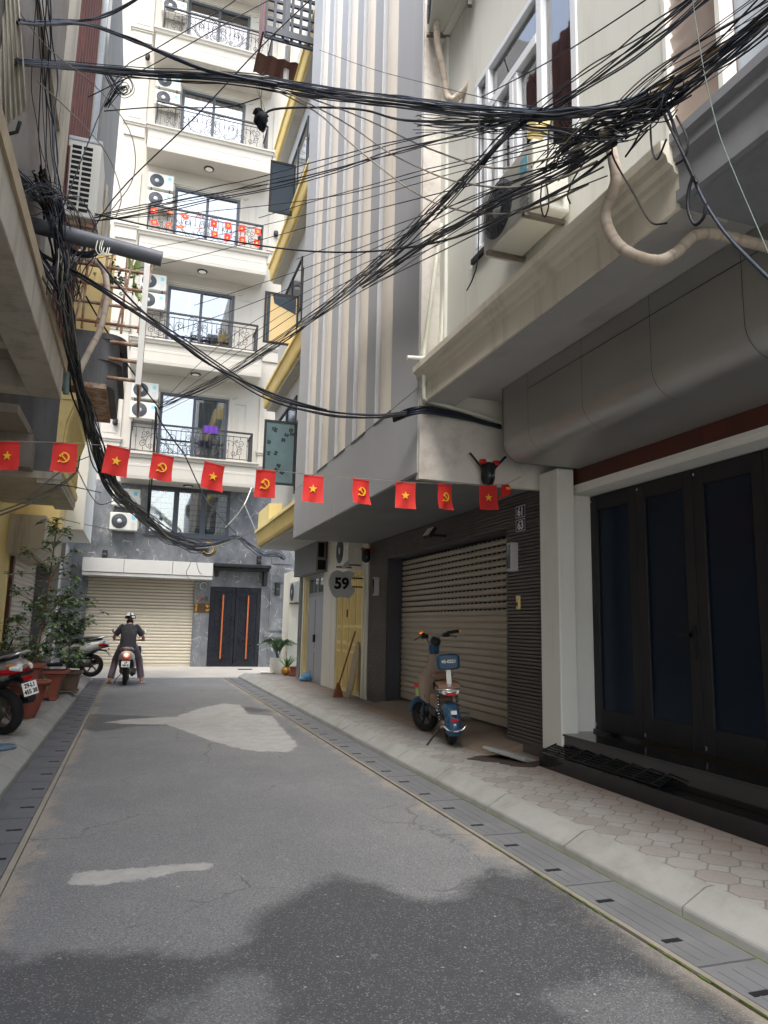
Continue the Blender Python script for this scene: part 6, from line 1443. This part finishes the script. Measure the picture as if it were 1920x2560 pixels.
HUB = (1290, 285, 3.9)
tg = 'thin lines from the right hub down across the alley'
for i, (pts) in enumerate([
    [(1270, 320, 4.0), (1000, 445, 5.6), (760, 560, 7.4), (560, 650, 9.5), (330, 730, 12)], [(1260, 335, 4.0), (1020, 425, 5.4), (820, 520, 6.8), (600, 600, 9), (420, 660, 11)], [(1250, 345, 4.1), (1000, 405, 5.4), (700, 480, 7.4), (400, 560, 10), (240, 590, 11)],
    [(1280, 330, 4.0), (900, 520, 6.3), (620, 690, 9.2), (345, 880, 12.5)], [(1290, 350, 4.0), (950, 500, 6), (700, 610, 8.2), (480, 740, 10.5), (350, 870, 12.4)], [(1300, 360, 4.0), (1000, 520, 5.8), (760, 640, 7.8), (560, 770, 10)],
    [(1240, 300, 4.1), (980, 360, 5.5), (740, 420, 7), (520, 450, 8.6), (230, 475, 9.5)], [(1240, 310, 4.1), (960, 380, 5.6), (600, 480, 7.6), (200, 560, 8.6)], [(1230, 290, 4.1), (1000, 345, 5.3), (800, 400, 6.5), (560, 470, 8)], [(1300, 330, 3.9), (1100, 400, 4.9), (900, 470, 6.1), (640, 560, 8)],
    [(1250, 280, 4.0), (1100, 330, 4.8), (980, 395, 5.7), (880, 490, 6.6), (780, 590, 7.8), (640, 720, 9.6)], [(1310, 380, 3.9), (1050, 480, 5.3), (880, 560, 6.6), (640, 660, 8.9), (450, 790, 11)]]):
    one('thin black line running from the right hub down to the left', pts, random.uniform(.0035, .006), 'cable_black', tg, .015)
bundle('thin black line that drops left from the right hub under the big air conditioner', 'lines under the big air conditioner', [(1330, 300, 3.6), (1210, 372, 4.1), (1090, 430, 4.7), (960, 505, 5.7), (860, 570, 6.6), (780, 620, 7.6)], 10, 18, (.0035, .006), ends=.6, jit=.02)
bundle('thin black line in front of the white window, level with the bundle', 'level lines in front of the white window', [(900, 262, 5.7), (1040, 275, 5.0), (1150, 285, 4.6), (1260, 290, 4.1), (1350, 285, 3.7)], 9, 26, (.003, .0055), ends=.8, jit=.04)
for i, pts in enumerate([[(560, 178, 6.9), (680, 240, 6.5), (760, 310, 6.2), (850, 385, 5.9), (940, 440, 5.5), (1060, 462, 5.0), (1160, 448, 4.5), (1270, 400, 4.0)], [(600, 190, 6.7), (740, 262, 6.3), (850, 335, 5.9), (960, 385, 5.4), (1080, 405, 4.9), (1200, 388, 4.3), (1290, 350, 3.9)], [(620, 195, 6.7), (760, 245, 6.2), (900, 310, 5.7), (1040, 360, 5), (1150, 352, 4.5), (1280, 310, 3.9)]]):
    one('slack brownish wire sagging before the fins and the beige house', pts, .0075, 'cable_grey', 'slack wires sagging before the beige house', .01)
one('long thick black cable sagging low across the fins', [(205, 462, 8.4), (330, 490, 8.2), (450, 512, 8.0), (600, 536, 7.5), (720, 545, 7.0), (830, 541, 6.4), (960, 520, 5.7), (1090, 470, 4.9), (1230, 400, 4.2), (1320, 330, 3.7)], .010)
one('black cable with a ragged black tape lump on it, above the second eave', [(565, 260, 7.2), (590, 236, 7.1), (700, 232, 6.7), (790, 238, 6.3), (860, 258, 6.0), (960, 264, 5.5), (1060, 262, 5.0), (1180, 258, 4.5)], .012)
one('straight black line slanting from the left knot to the top edge', [(150, 600, 8.8), (243, 430, 8.6), (420, 255, 8), (560, 105, 7.6), (680, -10, 7.2)], .008)
one('straight thin line slanting past the slotted air conditioner to the top edge', [(120, 490, 8.2), (250, 170, 8.0), (330, 110, 7.9), (480, 20, 7.6), (520, -10, 7.5)], .006)
one('thin line crossing the white facade at the top', [(190, 210, 8.1), (330, 140, 7.8), (480, 55, 7.5), (600, -10, 7.3)], .006)
one('pale grey wire from the upper left corner down over the white facade', [(45, 30, 8.0), (110, 110, 8.1), (200, 180, 8.2), (280, 280, 8.4), (290, 380, 8.4), (240, 455, 8.4)], .006, 'cable_grey')
one('pale grey wire slanting from the upper left towards the fan balcony', [(80, 175, 8), (150, 240, 8.1), (230, 330, 8.2), (262, 420, 8.3), (250, 470, 8.3)], .006, 'cable_grey')
one('taut thin wire from the terrace lattice to the white window', [(690, 108, 8.6), (800, 148, 7.4), (920, 180, 6.3), (1060, 215, 5.2), (1180, 235, 4.5)], .0035)
one('grey wire running level from the wire knot to the crossing bundle', [(225, 240, 8.2), (330, 232, 8), (440, 233, 7.7), (500, 230, 7.4), (560, 212, 7.1)], .007)
bundle('black cable rising from the right hub to the upper right corner', 'cables rising to the upper right corner', [(1330, 262, 3.75), (1400, 215, 3.4), (1480, 160, 2.95), (1560, 100, 2.6), (1680, 10, 2.15), (1760, -50, 1.9)], 30, 40, (.0018, .0045), ('cable_black', 'cable_black', 'cable_blue', 'cable_blue', 'cable_grey', 'cable_black'), ends=1.15, jit=.03, yj=.05)
bundle('black line passing high over the white window to the top right', 'lines high over the white window', [(1150, 250, 4.5), (1240, 190, 4.0), (1330, 130, 3.55), (1430, 60, 3.1), (1540, -30, 2.7)], 9, 22, (.0025, .005), ends=.9, jit=.02)
one('single thin line high over the white window', [(1040, 210, 5.1), (1200, 125, 4.2), (1380, 10, 3.4), (1430, -30, 3.2)], .004)
bundle('black wire in the dense knot at the grey and beige corner', 'wires of the dense right hub knot', [(1215, 335, 4.0), (1275, 290, 3.75), (1330, 270, 3.55), (1380, 255, 3.3), (1425, 225, 3.1), (1470, 185, 2.9)], 26, 30, (.002, .005), ('cable_black', 'cable_grey', 'cable_blue', 'cable_grey', 'cable_black'), ends=.9, jit=.07, yj=.08)
bundle('black wire looping down inside the right hub knot', 'looping wires of the right hub knot', [(1180, 370, 4.1), (1240, 310, 3.8), (1300, 275, 3.6), (1370, 262, 3.3), (1430, 250, 3.1), (1445, 215, 3.0)], 18, 30, (.002, .004), ends=1, jit=.1, yj=.08)
one('brown wire through the dense right hub knot', [(1160, 255, 4.4), (1220, 245, 4.1), (1300, 235, 3.7), (1400, 205, 3.3), (1500, 140, 2.8), (1680, 20, 2.2)], .006, 'cable_yellow')
one('black cable dropping from the right hub over the grey band to the right edge', [(1430, 215, 2.95), (1448, 250, 2.9), (1470, 320, 2.85), (1500, 390, 2.8), (1530, 450, 2.8), (1580, 520, 2.85), (1700, 640, 2.9)], .008, 'cable_blue')
one('second black cable beside the one that drops over the grey band', [(1425, 220, 2.95), (1440, 260, 2.9), (1475, 330, 2.85), (1505, 395, 2.82)], .007)
one('black cable loop hanging off the dropping cable', [(1497, 380, 2.8), (1488, 410, 2.78), (1486, 450, 2.78), (1500, 485, 2.78), (1520, 470, 2.78), (1525, 440, 2.78)], .008)
one('thin grey green wire hanging in front of the wooden siding', [(1495, -10, 2.7), (1502, 40, 2.65), (1520, 150, 2.6), (1545, 260, 2.5), (1570, 335, 2.45), (1640, 500, 2.5), (1700, 640, 2.5)], .0022, 'cable_green')
for i, (lb, pts) in enumerate([('thin curl of wire hanging left of the taped hose', [(1260, 330, 3.8), (1262, 350, 3.78), (1240, 385, 3.78), (1226, 420, 3.78), (1232, 440, 3.78)]), ('thin wire tail hanging below the big air conditioner', [(1170, 400, 4.1), (1168, 440, 4.1), (1176, 470, 4.1), (1186, 440, 4.1), (1180, 395, 4.1)]), ('wire tail curling in front of the balcony beam end', [(1330, 290, 3.45), (1322, 330, 3.4), (1340, 370, 3.35), (1370, 420, 3.3), (1405, 480, 3.2), (1440, 482, 3.15)]), ('thin wire loop below the right hub', [(1390, 270, 3.2), (1370, 310, 3.2), (1350, 340, 3.2), (1365, 320, 3.2), (1400, 280, 3.2)]), ('wire tail on the grey band next to the hub', [(1460, 250, 2.9), (1485, 300, 2.85), (1480, 340, 2.85), (1460, 355, 2.85)]), ('wire tail hanging before the beam next to the grey band', [(1405, 270, 3.15), (1408, 320, 3.1), (1420, 345, 3.1), (1440, 300, 3.05)]), ('long wire tail hanging down the pale wall of the beige house', [(1035, 240, 5.3), (1035, 400, 5.3), (1033, 550, 5.3), (1022, 600, 5.3), (1008, 628, 5.3)])]):
    one(lb, pts, .005)
one('pale twisted wire hanging through the crossing bundle before the window', [(1225, 225, 4.2), (1195, 255, 4.2), (1185, 290, 4.25), (1183, 340, 4.25), (1176, 375, 4.3)], .006, 'cable_grey')
p = oX(1346, 318, 2.5); o = MB().box(-.06, .06, -.07, .07, -.06, .06).build('junction_box', 'yellow_pale', bevel=.012); o.location = p; tag(o, 'cream junction box on the wall beside the white window, behind the wires', 'junction box')
p = oX(1515, 335, 2.16); o = MB().lathe([(.0001, .02), (.028, .02), (.03, -.02), (.0001, -.02)], 18, Matrix.Rotation(PI / 2 - .4, 4, 'Y')).build('wooden_disc', 'board_tan'); o.location = p; tag(o, 'small round wooden disc hanging in the wires above the taped hose', 'disc')
# towards the white house
bundle('black wire hanging straight down before the first balcony', 'wires hanging before the first balcony', [(338, 880, 12.5), (333, 960, 12.6), (325, 1040, 12.8), (320, 1120, 13.4)], 5, 4, (.006, .011), jit=.03)
one('black cable hanging from the knot down to the barred window corner', [(335, 880, 12.5), (360, 930, 13.2), (400, 985, 14), (440, 1070, 16), (480, 1120, 18), (510, 1152, 20)], .013, jit=.03)
one('black cable slanting from the curved balcony down past the first balcony', [(185, 640, 10.4), (240, 730, 10.8), (290, 810, 11.5), (335, 870, 12.4), (345, 885, 12.5)], .012, jit=.03)
bundle('black wire at the far end running along the marble to the door lintel', 'wires along the marble to the door lintel', [(420, 1180, 20.5), (470, 1175, 21), (510, 1160, 21.5), (540, 1180, 22), (570, 1200, 22.5), (600, 1195, 22.9), (615, 1210, 23)], 7, 7, (.008, .014), jit=.08)
one('grey cable rising from the yellow coil to the lowest yellow eave', [(415, 1185, 20.5), (470, 1180, 20), (540, 1150, 18.5), (590, 1115, 16.5), (640, 1060, 14.5)], .012, 'cable_grey')
one('white cable climbing from the marble to the first balcony', [(487, 1139, 20.5), (510, 1115, 19), (527, 1091, 17.4), (536, 1072, 19), (543, 1054, 22.3)], .014, 'pvc_white')
for i, (lb, pts, m) in enumerate([('wire tail dangling in front of the garage canopy, long one', [(405, 1185, 20.5), (412, 1215, 20.5), (402, 1240, 20.5), (425, 1262, 20.5), (432, 1250, 20.5)], 'cable_grey'), ('wire tail dangling in front of the garage canopy, right one', [(440, 1190, 21), (425, 1210, 21), (430, 1235, 21), (436, 1240, 21)], 'cable_grey')]): one(lb, pts, .01, m)
g = MB()
for i in range(4): g.tube([oY(450 * K + (13 + i * 2) * math.cos(t), 1186 * K + (12 + i * 2) * math.sin(t), 21.3 + .02 * i) for t in [2 * PI * j / 18 for j in range(19)]], .014, 5, i % 2)
tag(g.build('cable_coil', ['cable_yellow', 'cable_black']), 'small yellow and black cable coil in front of the marble', 'cable coil')
for lb, pts in (('thin black wire crossing the grey parapet behind the flags', [(60, 1080, 8.5), (115, 1030, 9.4), (160, 1000, 10.2), (195, 985, 10.8)]), ('black wire drooping under the ochre balcony, upper one', [(-20, 1120, 8), (60, 1090, 8.8), (120, 1060, 9.6), (165, 1020, 10.2), (172, 985, 10.4)]), ('black wire drooping under the ochre balcony, lower one', [(-20, 1112, 8.1), (70, 1078, 8.9), (140, 1040, 9.8), (170, 1010, 10.3)]), ('black wire from the shutter box to the marble', [(118, 1118, 13.9), (180, 1132, 15.5), (260, 1148, 18), (340, 1158, 20), (420, 1172, 21.5)]), ('thin grey wire looping before the slim white house', [(165, 1010, 10.3), (190, 1060, 11), (215, 1090, 12), (250, 1080, 12.8), (270, 1070, 13)]), ('stiff black rod wire from the parapet to the trunk', [(95, 1070 - 25, 10.2), (150, 1060 - 10, 10.6), (218, 1072 - 8, 11.4)])): one(lb, pts, .007)
# black coil of spare cable hanging at the slotted unit
g = MB(); c = oY(213, 612, 8.2)
for i in range(16):
    a, b = .155 + random.uniform(-.02, .03), .105 + random.uniform(-.012, .02); ph = random.random() * 6
    g.tube([c + Vector((a * math.cos(t), .035 * math.sin(t * 1 + ph) + (i - 8) * .006, b * math.sin(t) + .02 * math.cos(t))) + Vector((random.uniform(-.002, .002), 0, 0)) for t in [2 * PI * j / 26 for j in range(27)]], .007, 5)
tag(g.build('cable_coil', 'cable_blue'), 'big coil of spare black cable hanging below the slotted air conditioner', 'cable coil')
g = MB(); c = oY(565 * K, 258 * K, 7.2); g.ball((0, 0, 0), .085, 12, 0, (1, .9, 1.0)); g.ball((.02, 0, -.06), .06, 10); g.ball((-.04, .0, .05), .05, 10)
o = g.build('tape_lump', 'cable_black'); o.location = c
for v in o.data.vertices: v.co += Vector((NZ.noise(v.co * 22), NZ.noise(v.co * 22 + Vector((3, 1, 2))), NZ.noise(v.co * 22 + Vector((7, 1, 2))))) * .05
tag(o, 'ragged black tape lump hanging on the cable before the fourth balcony', 'cable joint')
bundle('thin pale wire holding up the tape lump', 'thin wires holding the tape lump', [(575, 160, 6.9), (560, 190, 7), (563, 225, 7.1), (568, 250, 7.2)], 3, 8, (.003, .004), ('cable_grey',), jit=.05)
bundle('short wire curl in the knot above the slotted air conditioner', 'wire curls above the slotted air conditioner', [(225, 150, 8.1), (245, 190, 8.1), (262, 205, 8.1), (280, 195, 8.1), (270, 180, 8.1), (250, 195, 8.1), (230, 230, 8.2)], 8, 12, (.004, .006), jit=.05)
for i, x in enumerate((425, 440, 448)):
    one('white cable tie ring around the grey pipe end', [(x * .52 - 10, 520, 7.0), (x * .52 - 14, 540, 6.95), (x * .52 - 2, 552, 6.95), (x * .52 + 4, 535, 7.0)], .005, 'pvc_white', 'white cable ties on the grey pipe')
pass
